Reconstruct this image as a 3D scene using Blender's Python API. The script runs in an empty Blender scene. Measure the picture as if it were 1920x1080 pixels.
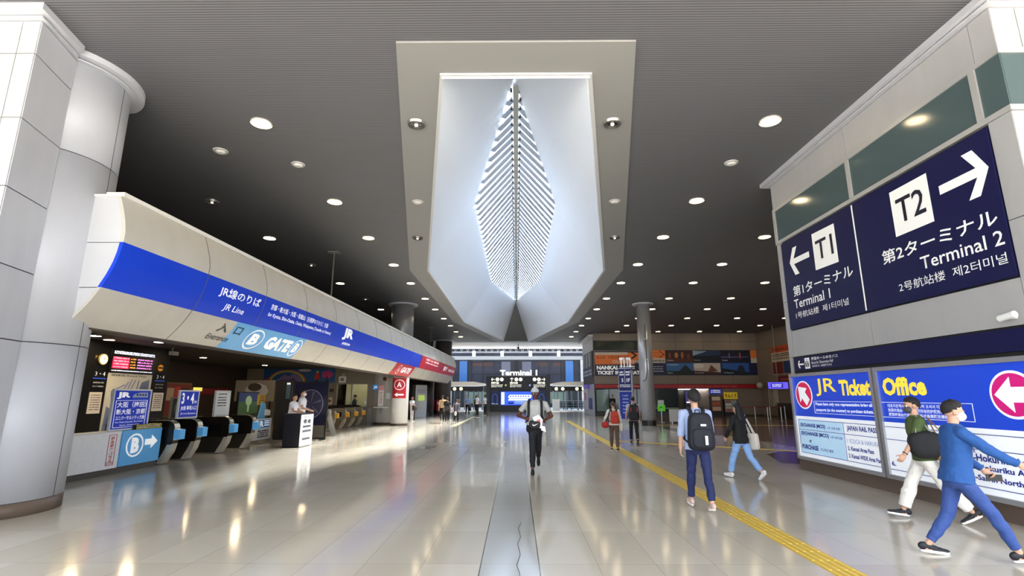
import bpy, bmesh, math, random
from mathutils import Vector, Matrix, noise
random.seed(7)
PI = math.pi
SC = bpy.context.scene
C = SC.collection
R = math.radians

# ------------------------------------------------------------------ camera, sky, exposure
cam_d = bpy.data.cameras.new('camera'); cam = bpy.data.objects.new('camera', cam_d); C.objects.link(cam)
cam_d.sensor_width = 36; cam_d.lens = 36 * 955 / 1920; cam_d.clip_end = 500
cam.location = (0, 0, 1.65); cam.rotation_euler = (PI / 2 + math.atan(203 / 955), 0, math.atan(8 / 955))
SC.camera = cam
SC.view_settings.view_transform = 'Standard'; SC.view_settings.look = 'None'
SC.view_settings.exposure = 1.1; SC.view_settings.gamma = 1; SC.view_settings.use_curve_mapping = False
W = bpy.data.worlds.new('sky'); SC.world = W; W.use_nodes = True
_n = W.node_tree.nodes; _n.clear()
_bg = _n.new('ShaderNodeBackground'); _o = _n.new('ShaderNodeOutputWorld')
_bg.inputs[0].default_value = (0.84, 0.92, 1.0, 1)
_tc = _n.new('ShaderNodeTexCoord'); _sp = _n.new('ShaderNodeSeparateXYZ'); _mr = _n.new('ShaderNodeMapRange')     # hazy sky: bright overhead, softer at the horizon
W.node_tree.links.new(_tc.outputs['Generated'], _sp.inputs[0]); W.node_tree.links.new(_sp.outputs[2], _mr.inputs[0])
for _i, _v in ((1, .25), (2, .95), (3, 2.0), (4, 13.0)): _mr.inputs[_i].default_value = _v
W.node_tree.links.new(_mr.outputs[0], _bg.inputs[1]); W.node_tree.links.new(_bg.outputs[0], _o.inputs[0])
_sd = bpy.data.lights.new('sun', 'SUN'); _sd.energy = 32; _sd.color = (1, .9, .74); _sd.angle = R(7)
_so = bpy.data.objects.new('sun', _sd); C.objects.link(_so); _so.rotation_euler = Vector((-.56, -.4, -1)).to_track_quat('-Z', 'Y').to_euler()      # high sun from the right, through the skylight
try:
    SC.cycles.use_denoising = True; SC.cycles.max_bounces = 8; SC.cycles.diffuse_bounces = 5
    SC.cycles.sample_clamp_indirect = 6
except Exception: pass

# ------------------------------------------------------------------ materials
def lin(h):
    h = h.lstrip('#'); v = [int(h[i:i + 2], 16) / 255 for i in (0, 2, 4)]
    return tuple(c / 12.92 if c <= .04045 else ((c + .055) / 1.055) ** 2.4 for c in v) + (1,)
_mats = {}
def M(hexc, rough=.5, metal=0., emit=0., bump=0., bscale=60., spec=.5, var=0.):
    key = (hexc, rough, metal, emit, bump, bscale, spec, var)
    if key in _mats: return _mats[key]
    m = bpy.data.materials.new('m_' + hexc.strip('#')); m.use_nodes = True
    nt = m.node_tree; b = nt.nodes['Principled BSDF']
    b.inputs['Base Color'].default_value = lin(hexc); b.inputs['Roughness'].default_value = rough
    b.inputs['Metallic'].default_value = metal; b.inputs['Specular IOR Level'].default_value = spec
    if emit:
        emit *= .5 if emit <= 3 else 1
        b.inputs['Emission Color'].default_value = lin(hexc); b.inputs['Emission Strength'].default_value = emit
    if bump or var:
        tc = nt.nodes.new('ShaderNodeTexCoord'); no = nt.nodes.new('ShaderNodeTexNoise')
        no.inputs['Scale'].default_value = bscale; no.inputs['Detail'].default_value = 4
        nt.links.new(tc.outputs['Object'], no.inputs['Vector'])
        if bump:
            bp = nt.nodes.new('ShaderNodeBump'); bp.inputs['Strength'].default_value = bump; bp.inputs['Distance'].default_value = .02
            nt.links.new(no.outputs['Fac'], bp.inputs['Height']); nt.links.new(bp.outputs['Normal'], b.inputs['Normal'])
        if var:
            mx = nt.nodes.new('ShaderNodeMix'); mx.data_type = 'RGBA'
            c = lin(hexc); mx.inputs[6].default_value = tuple(x * (1 - var) for x in c[:3]) + (1,); mx.inputs[7].default_value = tuple(min(1, x * (1 + var)) for x in c[:3]) + (1,)
            nt.links.new(no.outputs['Fac'], mx.inputs[0]); nt.links.new(mx.outputs[2], b.inputs['Base Color'])
    _mats[key] = m
    return m
def glass(name, tint, fac):
    m = bpy.data.materials.new(name); m.use_nodes = True; nt = m.node_tree; nt.nodes.clear()
    o = nt.nodes.new('ShaderNodeOutputMaterial'); mx = nt.nodes.new('ShaderNodeMixShader')
    t = nt.nodes.new('ShaderNodeBsdfTransparent'); t.inputs[0].default_value = lin(tint)
    g = nt.nodes.new('ShaderNodeBsdfGlossy'); g.inputs['Roughness'].default_value = .03
    mx.inputs[0].default_value = fac
    nt.links.new(t.outputs[0], mx.inputs[1]); nt.links.new(g.outputs[0], mx.inputs[2]); nt.links.new(mx.outputs[0], o.inputs[0])
    return m
def node_mat(name, fn):
    m = bpy.data.materials.new(name); m.use_nodes = True; nt = m.node_tree
    fn(nt, nt.nodes['Principled BSDF']); return m
def mth(nt, op, a, b=None):
    n = nt.nodes.new('ShaderNodeMath'); n.operation = op
    for i, v in enumerate((a, b)):
        if v is None: continue
        if isinstance(v, (int, float)): n.inputs[i].default_value = v
        else: nt.links.new(v, n.inputs[i])
    return n.outputs[0]
def colmix(nt, fac, a, b):
    x = nt.nodes.new('ShaderNodeMix'); x.data_type = 'RGBA'
    for i, v in ((0, fac), (6, a), (7, b)):
        if isinstance(v, (int, float)) or isinstance(v, tuple): x.inputs[i].default_value = v
        else: nt.links.new(v, x.inputs[i])
    return x.outputs[2]
def floor_fn(nt, b):
    tc = nt.nodes.new('ShaderNodeTexCoord'); sp = nt.nodes.new('ShaderNodeSeparateXYZ'); nt.links.new(tc.outputs['Object'], sp.inputs[0])
    X, Y = sp.outputs[0], sp.outputs[1]
    fx = mth(nt, 'FRACT', mth(nt, 'DIVIDE', mth(nt, 'ADD', X, .36 + 58.5), .585))
    fy = mth(nt, 'FRACT', mth(nt, 'DIVIDE', mth(nt, 'ADD', Y, 124 - .62), 1.24))
    lx = mth(nt, 'LESS_THAN', fx, .008); ly = mth(nt, 'LESS_THAN', fy, .004)
    band = mth(nt, 'MULTIPLY', mth(nt, 'GREATER_THAN', X, -.36), mth(nt, 'LESS_THAN', X, .225))
    band_l = mth(nt, 'LESS_THAN', mth(nt, 'ABSOLUTE', mth(nt, 'SUBTRACT', mth(nt, 'ABSOLUTE', mth(nt, 'SUBTRACT', X, -.0675)), .2925)), .006)
    ix = mth(nt, 'FLOOR', mth(nt, 'DIVIDE', mth(nt, 'ADD', X, .36 + 58.5), .585)); iy = mth(nt, 'FLOOR', mth(nt, 'DIVIDE', mth(nt, 'ADD', Y, 124 - .62), 1.24))
    cv = nt.nodes.new('ShaderNodeCombineXYZ'); nt.links.new(ix, cv.inputs[0]); nt.links.new(iy, cv.inputs[1])
    wn = nt.nodes.new('ShaderNodeTexWhiteNoise'); nt.links.new(cv.outputs[0], wn.inputs['Vector'])
    no = nt.nodes.new('ShaderNodeTexNoise'); no.inputs['Scale'].default_value = .8; no.inputs['Detail'].default_value = 6; nt.links.new(tc.outputs['Object'], no.inputs['Vector'])
    f = mth(nt, 'ADD', mth(nt, 'MULTIPLY', wn.outputs['Value'], .45), mth(nt, 'MULTIPLY', no.outputs['Fac'], .55))
    c = colmix(nt, f, lin('b4aa9b'), lin('c7bfb1'))
    c = colmix(nt, mth(nt, 'MULTIPLY', band, .8), c, lin('a3a3a2'))
    ln = mth(nt, 'MAXIMUM', mth(nt, 'MULTIPLY', mth(nt, 'MAXIMUM', lx, ly), .45), mth(nt, 'MULTIPLY', band_l, .9))
    c = colmix(nt, ln, c, lin('2c2a28'))
    nt.links.new(c, b.inputs['Base Color'])
    rr = mth(nt, 'ADD', .085, mth(nt, 'MULTIPLY', no.outputs['Fac'], .06)); nt.links.new(rr, b.inputs['Roughness'])
    b.inputs['Specular IOR Level'].default_value = .42
FLOOR = node_mat('polished_tile', floor_fn)
def ceil_fn(nt, b):
    tc = nt.nodes.new('ShaderNodeTexCoord'); sp = nt.nodes.new('ShaderNodeSeparateXYZ'); nt.links.new(tc.outputs['Object'], sp.inputs[0])
    fy = mth(nt, 'FRACT', mth(nt, 'DIVIDE', mth(nt, 'ADD', sp.outputs[1], 100), .05))
    fx = mth(nt, 'FRACT', mth(nt, 'DIVIDE', mth(nt, 'ADD', sp.outputs[0], 100.3), 1.2))
    c = colmix(nt, mth(nt, 'LESS_THAN', fy, .3), lin('6c6c70'), lin('424246'))
    nt.links.new(c, b.inputs['Base Color']); b.inputs['Roughness'].default_value = .6
CEIL = node_mat('slatted_ceiling', ceil_fn)
def alu_fn(hexa):
    def fn(nt, b):
        tc = nt.nodes.new('ShaderNodeTexCoord'); no = nt.nodes.new('ShaderNodeTexNoise'); mp = nt.nodes.new('ShaderNodeMapping')
        mp.inputs['Scale'].default_value = (2, 2, .6); nt.links.new(tc.outputs['Object'], mp.inputs[0]); nt.links.new(mp.outputs[0], no.inputs['Vector'])
        no.inputs['Scale'].default_value = 1.5; no.inputs['Detail'].default_value = 5
        c = lin(hexa); nt.links.new(colmix(nt, no.outputs['Fac'], tuple(x * .9 for x in c[:3]) + (1,), tuple(min(1, x * 1.06) for x in c[:3]) + (1,)), b.inputs['Base Color'])
        b.inputs['Roughness'].default_value = .52; b.inputs['Metallic'].default_value = .15
    return fn
ALU = node_mat('aluminium_panel', alu_fn('c6c7ce')); ALU_L = node_mat('pale_panel', alu_fn('b4b3b3'))
FASC = node_mat('fascia_panel', alu_fn('ccc6bb'))
WHITE = M('f2f2f0', .45); OFFW = M('e3e1dc', .5); BLACK = M('0c0c0e', .35); CHAR = M('26262a', .45); DARKJ = M('1b1b1d', .6)
NAVY = M('13135a', .4); BLUE = M('1a3fd2', .4); SKYB = M('63b4f0', .4); RED = M('c8202c', .4); CHROME = M('c4c6c8', .25, .9); STEEL = M('9a9c9e', .35, .8)
TXTW = M('ffffff', .5, emit=.25); BROWN = M('54483e', .55, var=.12, bscale=1.5); DBROWN = M('3a2e27', .5, var=.15, bscale=1.2)
LAMP = M('ffe6ba', .5, emit=13.)

# ------------------------------------------------------------------ mesh helpers
def link(name, me, mat, parent=None):
    o = bpy.data.objects.new(name, me); C.objects.link(o)
    if mat is not None:
        for mm in (mat if isinstance(mat, (list, tuple)) else [mat]): me.materials.append(mm)
    if parent is not None: o.parent = parent
    return o
def obj(name, bm, mat, parent=None, smooth=False, recalc=True):
    if recalc: bmesh.ops.recalc_face_normals(bm, faces=bm.faces[:])
    me = bpy.data.meshes.new(name); bm.to_mesh(me); bm.free()
    if smooth:
        for p in me.polygons: p.use_smooth = True
    return link(name, me, mat, parent)
def tag(o, label, cat, group=None, kind=None):
    if label: o['label'] = label
    if cat: o['category'] = cat
    if group: o['group'] = group
    if kind: o['kind'] = kind
    return o
def thing(name, label, cat, loc=(0, 0, 0), rz=0., group=None):
    o = bpy.data.objects.new(name, None); C.objects.link(o); o.empty_display_size = .1
    o.location = loc; o.rotation_euler = (0, 0, rz)
    return tag(o, label, cat, group)
def struct(name, bm, mat, parent=None, smooth=False):
    o = obj(name, bm, mat, parent, smooth)
    if parent is None: o['kind'] = 'structure'
    return o
def bx(bm, x0, x1, y0, y1, z0, z1, bev=0.):
    r = bmesh.ops.create_cube(bm, size=1)
    vs = r['verts']
    for v in vs:
        v.co = Vector((x0 + (v.co.x + .5) * (x1 - x0), y0 + (v.co.y + .5) * (y1 - y0), z0 + (v.co.z + .5) * (z1 - z0)))
    if bev:
        es = list({e for v in vs for e in v.link_edges})
        bmesh.ops.bevel(bm, geom=es, offset=bev, segments=2, affect='EDGES', profile=.7)
def box(name, x0, x1, y0, y1, z0, z1, mat, parent=None, bev=0.):
    bm = bmesh.new(); bx(bm, x0, x1, y0, y1, z0, z1, bev); return obj(name, bm, mat, parent)
def prism(bm, pts, a, b, axis='y'):
    # closed outline pts (2d) swept from a to b along axis
    def P(p, t):
        if axis == 'y': return (p[0], t, p[1])
        if axis == 'z': return (p[0], p[1], t)
        return (t, p[0], p[1])
    va = [bm.verts.new(P(p, a)) for p in pts]; vb = [bm.verts.new(P(p, b)) for p in pts]
    n = len(pts)
    bm.faces.new(va); bm.faces.new(vb[::-1])
    for i in range(n): bm.faces.new((va[i], vb[i], vb[(i + 1) % n], va[(i + 1) % n]))
def poly(name, pts, mat, parent, y=-.01, th=.008, axis='y'):
    bm = bmesh.new(); prism(bm, pts, y, y + th, axis); return obj(name, bm, mat, parent)
def ell(cx, cz, rx, rz, n=40): return [(cx + rx * math.cos(2 * PI * i / n), cz + rz * math.sin(2 * PI * i / n)) for i in range(n)]
def ring_poly(name, cx, cz, rx, rz, w, mat, parent, y=-.012, th=.006, n=40):
    bm = bmesh.new(); L = []
    for (k, yy) in ((0, y), (w, y), (w, y + th), (0, y + th)):
        L.append([bm.verts.new((cx + (rx - k) * math.cos(2 * PI * i / n), yy, cz + (rz - k) * math.sin(2 * PI * i / n))) for i in range(n)])
    for a in range(4):
        for i in range(n): bm.faces.new((L[a][i], L[a][(i + 1) % n], L[(a + 1) % 4][(i + 1) % n], L[(a + 1) % 4][i]))
    return obj(name, bm, mat, parent)
def frame_rect(name, x0, x1, z0, z1, w, mat, parent, y=-.012, th=.006):
    bm = bmesh.new()
    bx(bm, x0, x1, y, y + th, z1 - w, z1); bx(bm, x0, x1, y, y + th, z0, z0 + w)
    bx(bm, x0, x0 + w, y, y + th, z0 + w, z1 - w); bx(bm, x1 - w, x1, y, y + th, z0 + w, z1 - w)
    return obj(name, bm, mat, parent)
def arrow_pts(cx, cz, L, Hh, sh, ang=0., head=.5):
    p = [(-L / 2, -sh / 2), (L / 2 - L * head, -sh / 2), (L / 2 - L * head, -Hh / 2), (L / 2, 0), (L / 2 - L * head, Hh / 2), (L / 2 - L * head, sh / 2), (-L / 2, sh / 2)]
    return [(cx + a * math.cos(ang) - b * math.sin(ang), cz + a * math.sin(ang) + b * math.cos(ang)) for a, b in p]
def chev_arrow(cx, cz, w, h, t, d=1):
    # thin-lined arrow pointing to +x (d=1) or -x
    x1, x0 = w / 2, -w / 2; k = h / 2
    p = [(x0, -t / 2), (x1 - 1.35 * t, -t / 2), (x1 - k - .2 * t, -k), (x1 - k + 1.1 * t, -k), (x1, 0), (x1 - k + 1.1 * t, k), (x1 - k - .2 * t, k), (x1 - 1.35 * t, t / 2), (x0, t / 2)]
    return [(cx + d * a, cz + b) for a, b in p]
def cyl(bm, p0, p1, r0, r1=None, n=16, caps=True):
    r1 = r0 if r1 is None else r1
    p0, p1 = Vector(p0), Vector(p1); d = (p1 - p0).normalized()
    a = d.orthogonal().normalized(); b = d.cross(a)
    A = [bm.verts.new(p0 + (a * math.cos(2 * PI * i / n) + b * math.sin(2 * PI * i / n)) * r0) for i in range(n)]
    B = [bm.verts.new(p1 + (a * math.cos(2 * PI * i / n) + b * math.sin(2 * PI * i / n)) * r1) for i in range(n)]
    for i in range(n): bm.faces.new((A[i], A[(i + 1) % n], B[(i + 1) % n], B[i]))
    if caps: bm.faces.new(A[::-1]); bm.faces.new(B)
def rod(name, p0, p1, r, mat, parent=None, n=12, r1=None):
    bm = bmesh.new(); cyl(bm, p0, p1, r, r1, n); return obj(name, bm, mat, parent, smooth=False)
def tube(bm, pts, rad, n=8):
    pts = [Vector(p) for p in pts]; rad = rad if isinstance(rad, (list, tuple)) else [rad] * len(pts)
    prev = None; a = None
    for i, p in enumerate(pts):
        d = (pts[min(i + 1, len(pts) - 1)] - pts[max(i - 1, 0)]).normalized()
        a = d.orthogonal().normalized() if a is None else (a - d * a.dot(d)).normalized()
        b = d.cross(a)
        ringv = [bm.verts.new(p + (a * math.cos(2 * PI * k / n) + b * math.sin(2 * PI * k / n)) * rad[i]) for k in range(n)]
        if prev:
            for k in range(n): bm.faces.new((prev[k], prev[(k + 1) % n], ringv[(k + 1) % n], ringv[k]))
        else: bm.faces.new(ringv[::-1])
        prev = ringv
    bm.faces.new(prev)
def ribbon(bm, pts, width_dir, w, t):
    # flat strap along pts; width along width_dir (list or one)
    pts = [Vector(p) for p in pts]; prev = None
    for i, p in enumerate(pts):
        d = (pts[min(i + 1, len(pts) - 1)] - pts[max(i - 1, 0)]).normalized()
        wd = Vector(width_dir); wd = (wd - d * wd.dot(d)).normalized(); nn = d.cross(wd)
        q = [bm.verts.new(p + wd * sx * w / 2 + nn * sy * t / 2) for sx, sy in ((-1, -1), (1, -1), (1, 1), (-1, 1))]
        if prev:
            for k in range(4): bm.faces.new((prev[k], prev[(k + 1) % 4], q[(k + 1) % 4], q[k]))
        else: bm.faces.new(q[::-1])
        prev = q
    bm.faces.new(prev)

# ------------------------------------------------------------------ lettering
_dg = None
def text_mesh(s, bold=0., res=2, sp=1.):
    cu = bpy.data.curves.new('lettering', 'FONT'); cu.body = s; cu.size = 1; cu.offset = bold; cu.resolution_u = res; cu.space_character = sp
    o = bpy.data.objects.new('lettering', cu); me = bpy.data.meshes.new_from_object(o)
    bpy.data.objects.remove(o); bpy.data.curves.remove(cu)
    return me
def text(s, x0, x1, z0, z1, mat, parent, y=-.012, bold=0., shear=0., fmap=None, keep=None, sp=1., res=2, name='lettering'):
    """lettering filling the box x0..x1, z0..z1 on the sign's own plane, read from -y"""
    me = text_mesh(s, bold, res, sp); vs = me.vertices
    if not len(vs): return None
    xs = [v.co.x for v in vs]; ys = [v.co.y for v in vs]
    ax, bxx, ay, by = min(xs), max(xs), min(ys), max(ys)
    sx = (x1 - x0) / max(bxx - ax, 1e-6); sz = (z1 - z0) / max(by - ay, 1e-6)
    if keep == 'l': sx = min(sx, sz)
    for v in vs:
        zz = z0 + (v.co.y - ay) * sz; xx = x0 + (v.co.x - ax) * sx + shear * (zz - z0)
        v.co = fmap(xx, zz) if fmap else (xx, y, zz)
    me.materials.clear(); me.update()
    return link(name, me, mat, parent)
def lines(parent, x0, x1, zs, h, mat, y=-.012, seed=0, name='small_print'):
    """rows of unreadably small print as broken strokes"""
    rnd = random.Random(seed); bm = bmesh.new()
    for z in zs:
        x = x0
        while x < x1 - h * .5:
            w = min(h * rnd.uniform(.4, .95), x1 - x)
            bx(bm, x, x + w * .8, y, y + .003, z, z + h * rnd.uniform(.7, 1)); x += w + (h * .5 if rnd.random() < .16 else 0)
    return obj(name, bm, mat, parent)

# ------------------------------------------------------------------ the hall
bm = bmesh.new(); bx(bm, -40, 45, -25, 59, -.2, 0); struct('floor', bm, FLOOR)
bm = bmesh.new(); bx(bm, -40, 45, 59, 110, -.2, 0); struct('floor_forecourt', bm, M('c9ccd2', .35))
CY = 29.7
def octa(e=0.):
    half = [(1.28 + e * .75, 7.8 - e), (3.88 + e, 21.7), (3.88 + e, 2 * CY - 21.7), (1.28 + e * .75, 2 * CY - 7.8 + e)]
    return [(x, y) for x, y in half] + [(-x, y) for x, y in half[::-1]]
ZC = 7.1
def plate_hole(outer, hole, z, th):
    bm = bmesh.new()
    def loop(pts, zz):
        vs = [bm.verts.new((x, y, zz)) for x, y in pts]; return vs, [bm.edges.new((vs[i], vs[(i + 1) % len(vs)])) for i in range(len(vs))]
    for zz in (z, z + th):
        v1, e1 = loop(outer, zz); v2, e2 = loop(hole, zz)
        bmesh.ops.triangle_fill(bm, edges=e1 + e2, use_beauty=True)
        if zz == z: a1, a2 = v1, v2
    for a, b in ((a1, v1), (a2, v2)):
        for i in range(len(a)): bm.faces.new((a[i], a[(i + 1) % len(a)], b[(i + 1) % len(a)], b[i]))
    return bm
struct('ceiling', plate_hole([(-22, -4), (24, -4), (24, 52.6), (-22, 52.6)], octa(.55), ZC, .3), CEIL)
bm = bmesh.new(); bx(bm, -30, 30, 61.6, 81, 9.6, 9.8); struct('added_forecourt_shade', bm, M('c4c8cc', .6))  # added slab out of view, keeps overhead sky light off façade and truss
bm = bmesh.new(); bx(bm, -9.5, 9.5, 52.6, 60, ZC, ZC + .3); struct('ceiling_far', bm, M('f4f3f0', .6))
struct('trim_1', plate_hole(octa(.8), octa(0), ZC - .03, .1), M('8f8e8b', .5))
struct('trim_2', plate_hole(octa(.03), octa(-.04), ZC - .06, .16), M('c8c8c8', .4))
# skylight well: folded white panels rising from the octagon to the glazed keel
LW, ZE, ZR = 1.83, 10.2, 10.42
T0, T1 = (0, 12.7, ZR), (0, 46.7, ZR)
oc = octa(0)
WELL = M('eff4fc', .4)
def facet(name, pts, mat=None):
    bm = bmesh.new(); vs = [bm.verts.new(p) for p in pts]; f = bm.faces.new(vs)
    c = Vector((0, CY, 8)); f.normal_update()
    d = f.normal if f.normal.dot(f.calc_center_median() - c) > 0 else -f.normal
    r = bmesh.ops.extrude_face_region(bm, geom=[f])
    for e in r['geom']:
        if isinstance(e, bmesh.types.BMVert): e.co += d * .08
    return struct(name, bm, mat or WELL)
zb = ZC - .02
for s in (1, -1):
    p = [(s * x, y, zb) for x, y in oc[:4]]; w0, w1 = (s * LW, 21.75, ZE), (s * LW, 2 * CY - 21.75, ZE)
    sd = 'right' if s > 0 else 'left'
    facet('wall_skylight_front_' + sd, [p[0], p[1], w0, T0])
    facet('wall_skylight_side_' + sd, [p[1], p[2], w1, w0])
    facet('wall_skylight_rear_' + sd, [p[2], p[3], T1, w1])
facet('wall_skylight_near', [(-1.28, 7.8, zb), (1.28, 7.8, zb), T0])
facet('wall_skylight_far', [(-1.28, 2 * CY - 7.8, zb), (1.28, 2 * CY - 7.8, zb), T1], M('767674', .5))  # shade at the far end put into this facet's grey colour
win = thing('window_1', None, None); win['kind'] = 'structure'
bm = bmesh.new()
for s in (1, -1):
    vs = [bm.verts.new(q) for q in (T0, (s * LW, 21.75, ZE + .02), (s * LW, 2 * CY - 21.75, ZE + .02), T1)]
    bm.faces.new(vs)
for f in bm.faces[:]:
    r = bmesh.ops.extrude_face_region(bm, geom=[f])
    for e in r['geom']:
        if isinstance(e, bmesh.types.BMVert): e.co.z += .03
obj('glazing', bm, glass('skylight_glass', 'f2f8ff', .06), win)
bm = bmesh.new()                       # slanted white louvres either side of the ridge
y = 9.0
def lim(y): return LW * max(0, min(1, (y - 12.7) / (21.75 - 12.7), (46.7 - y) / (46.7 - (2 * CY - 21.75))))
while y < 46.3:
    pitch = .46 + max(0, y - 14) * .016; d = 1.7 + max(0, y - 16) * .2; wd = .76 * pitch / math.sqrt(1 + d * d)
    for s in (1, -1):
        lo, hi, x = None, None, .1
        while x < LW:
            yy = y + d * x
            if 12.7 < yy < 46.7 and x < lim(yy):
                lo = x if lo is None else lo; hi = x
            x += .02
        if lo is not None and hi - lo > .06:
            zf = lambda q: ZR - .05 - (ZR - ZE) * q / LW
            ribbon(bm, [(s * lo, y + d * lo, zf(lo)), (s * hi, y + d * hi, zf(hi))], (s * d, -1, 0), wd, .03)
    y += pitch
obj('slat', bm, M('b4c0d4', .4), win)
box('ridge_beam', -.085, .085, 12.9, 46.6, ZR - .2, ZR - .06, M('b9bab6', .5), win)
bm = bmesh.new(); y = 13.2
while y < 46.3:
    for s in (1, -1): bx(bm, s * .13 - .035, s * .13 + .035, y - .06, y + .06, ZR - .17, ZR - .09)
    y += .46 + max(0, y - 14) * .016
obj('clip', bm, M('3a3a38', .5), win)

# right-hand block with the big direction signs -------------------------------------------------
def panels(name, rects, face, mat, th=.03, gap=.012, axis='x', kind='structure', parent=None):
    """cladding panels: rects (a0,a1,z0,z1) on the plane x=face or y=face, front towards the hall"""
    bm = bmesh.new()
    for a0, a1, z0, z1 in rects:
        if axis == 'x': bx(bm, face, face + th, a0 + gap / 2, a1 - gap / 2, z0 + gap / 2, z1 - gap / 2)
        else: bx(bm, a0 + gap / 2, a1 - gap / 2, face, face + th, z0 + gap / 2, z1 - gap / 2)
    o = obj(name, bm, mat, parent)
    if parent is None and kind: o['kind'] = kind
    return o
YA, YB = 6.2, 12.45
wr = thing('wall_right', None, None); wr['kind'] = 'structure'
box('core', 6.64, 13, YA + .04, YB - .04, 0, ZC, M('2b2a29', .6), wr)
ys = [(YA, 6.55), (6.55, 9.47), (9.47, 12.22), (12.22, YB)]
rc = [(a, b, 6.32, 6.96) for a, b in ys] + [(a, b, 2.56, 3.18) for a, b in ys[1:3]] + [(YA, 6.55, 2.56, 3.95), (YA, 6.55, 3.95, 5.38)] + [(12.22, YB, 2.56, 3.9), (12.22, YB, 3.9, 5.38), (YA, 6.55, .26, 2.56), (12.32, YB, .26, 2.56)]
panels('cladding', rc, 6.6, ALU_L, parent=wr)
rc = []
for x0, x1 in ((6.6, 6.95), (6.95, 8.6), (8.6, 10.4), (10.4, 12.6)): rc += [(x0, x1, 6.32, 6.96), (x0, x1, 3.95, 5.38), (x0, x1, 2.56, 3.95), (x0, x1, .26, 2.56)]
panels('end_cladding', rc, YA, ALU_L, axis='y', parent=wr)
panels('far_end_cladding', [(6.6, 9, a, b) for a, b in ((.26, 2.56), (2.56, 5.4), (5.4, 6.96))], YB - .03, ALU_L, axis='y', parent=wr)
bm = bmesh.new(); bx(bm, 6.58, 13, YA - .01, YB + .01, 0, .25); obj('plinth', bm, M('6a5a4e', .4), wr)
bm = bmesh.new(); bx(bm, 6.42, 13, YA - .18, YB + .18, 7.0, ZC); bx(bm, 6.50, 13, YA - .1, YB + .1, 6.965, 6.985); obj('cornice', bm, ALU, wr)
wf = M('b9b8b6', .4, .3); GL = glass('window_glass', '41504e', .16)
win2 = thing('window_2', None, None); win2['kind'] = 'structure'
bm = bmesh.new()
bx(bm, 6.58, 6.66, YA - .02, YB + .005, 5.38, 5.46); bx(bm, 6.58, 6.66, YA - .02, YB + .005, 6.24, 6.32)
for yy in (6.62, 9.47, 12.4): bx(bm, 6.575, 6.66, yy - .05, yy + .05, 5.46, 6.24)
bx(bm, 6.66, 12, YA - .02, YA + .04, 5.38, 5.46); bx(bm, 6.66, 12, YA - .02, YA + .04, 6.24, 6.32); bx(bm, 7.0, 7.08, YA - .02, YA + .04, 5.46, 6.24)
obj('window_frame', bm, wf, win2)
for a, b in ((YA, 6.57), (6.67, 9.42), (9.52, 12.35)): box('pane', 6.6, 6.615, a, b, 5.46, 6.24, M('4c5c5e', .12, spec=.6), win2)
box('pane', 6.62, 12, YA, YA + .015, 5.46, 6.24, M('4c5c5e', .12, spec=.6), win2)

# left-hand pier: flat panels, then the big round column -----------------------------------------
CX, CYL, RR = -7.82, 7.85, .92
JZ = [.19, 2.42, 3.40, 4.42, 5.43, 6.43, 6.96]
wl = thing('wall_left', None, None); wl['kind'] = 'structure'
k0, k1 = Vector((-6.85, 6.35)), Vector((-7.105, 7.25))
bm = bmesh.new(); prism(bm, [(-13, 6.39), (-6.89, 6.39), (-7.1, 7.16), (-7.4, 8.4), (-13, 8.4)], 0, ZC, 'z'); obj('core', bm, M('2b2a29', .6), wl)
bm = bmesh.new(); nrm = Vector((.79, .21)).normalized()
for a, b in zip(JZ, JZ[1:]):
    u = (k1 - k0).normalized(); q0 = k0 + u * .012; q1 = k1 - u * .008
    prism(bm, [tuple(q0), tuple(q1), tuple(q1 - nrm * .04), tuple(q0 - nrm * .04)], a + .008, b - .008, 'z')
obj('flank_panel', bm, ALU, wl)
rc = []
for x0, x1 in ((-7.12, -6.855), (-8.5, -7.12), (-10, -8.5), (-12.5, -10)): rc += [(x0, x1, a, b) for a, b in zip(JZ, JZ[1:])]
panels('front_panel', rc, 6.345, ALU_L, axis='y', parent=wl)
bm = bmesh.new(); prism(bm, [(-13, 6.34), (-6.84, 6.34), (-7.05, 7.14), (-7.4, 8.3), (-13, 8.3)], 0, .19, 'z'); obj('plinth', bm, M('6a5a4e', .4), wl)
def corn(e):
    pts = [(-13, 6.35 - e), (-6.85 + e * .9, 6.35 - e), (-7.06 + e, 7.14 - e * .3)]
    for i in range(-40, 70, 5): pts.append((CX + (RR + e) * math.cos(R(i)), CYL + (RR + e) * math.sin(R(i))))
    return pts + [(-8.2, 9.0), (-13, 9.0)]
bm = bmesh.new(); prism(bm, corn(.2), 7.0, ZC, 'z'); prism(bm, corn(.08), 6.965, 6.985, 'z'); obj('cornice', bm, ALU, wl)
colm = thing('column', None, None, (CX, CYL, 0)); colm['kind'] = 'structure'
bm = bmesh.new(); cyl(bm, (0, 0, 0), (0, 0, .19), RR, n=64); obj('plinth', bm, M('6a5a4e', .4), colm, True)
for a, b in ((.2, 2.415), (2.43, 5.425), (5.44, 7.0)):
    bm = bmesh.new(); cyl(bm, (0, 0, a), (0, 0, b), RR, n=96); o = obj('drum', bm, ALU, colm)
    for p in o.data.polygons: p.use_smooth = len(p.vertices) == 4
bm = bmesh.new(); cyl(bm, (0, 0, .1), (0, 0, 7.05), RR - .012, n=48)
for ang in (-41, 11): bx(bm, 0, 0, 0, 0, 0, 0) if False else prism(bm, [((RR + .001) * math.cos(R(ang + d)), (RR + .001) * math.sin(R(ang + d))) for d in (-.4, .4)] + [((RR - .03) * math.cos(R(ang + d)), (RR - .03) * math.sin(R(ang + d))) for d in (.4, -.4)], .2, 6.98, 'z')
obj('joint', bm, M('38373a', .7), colm)

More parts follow.
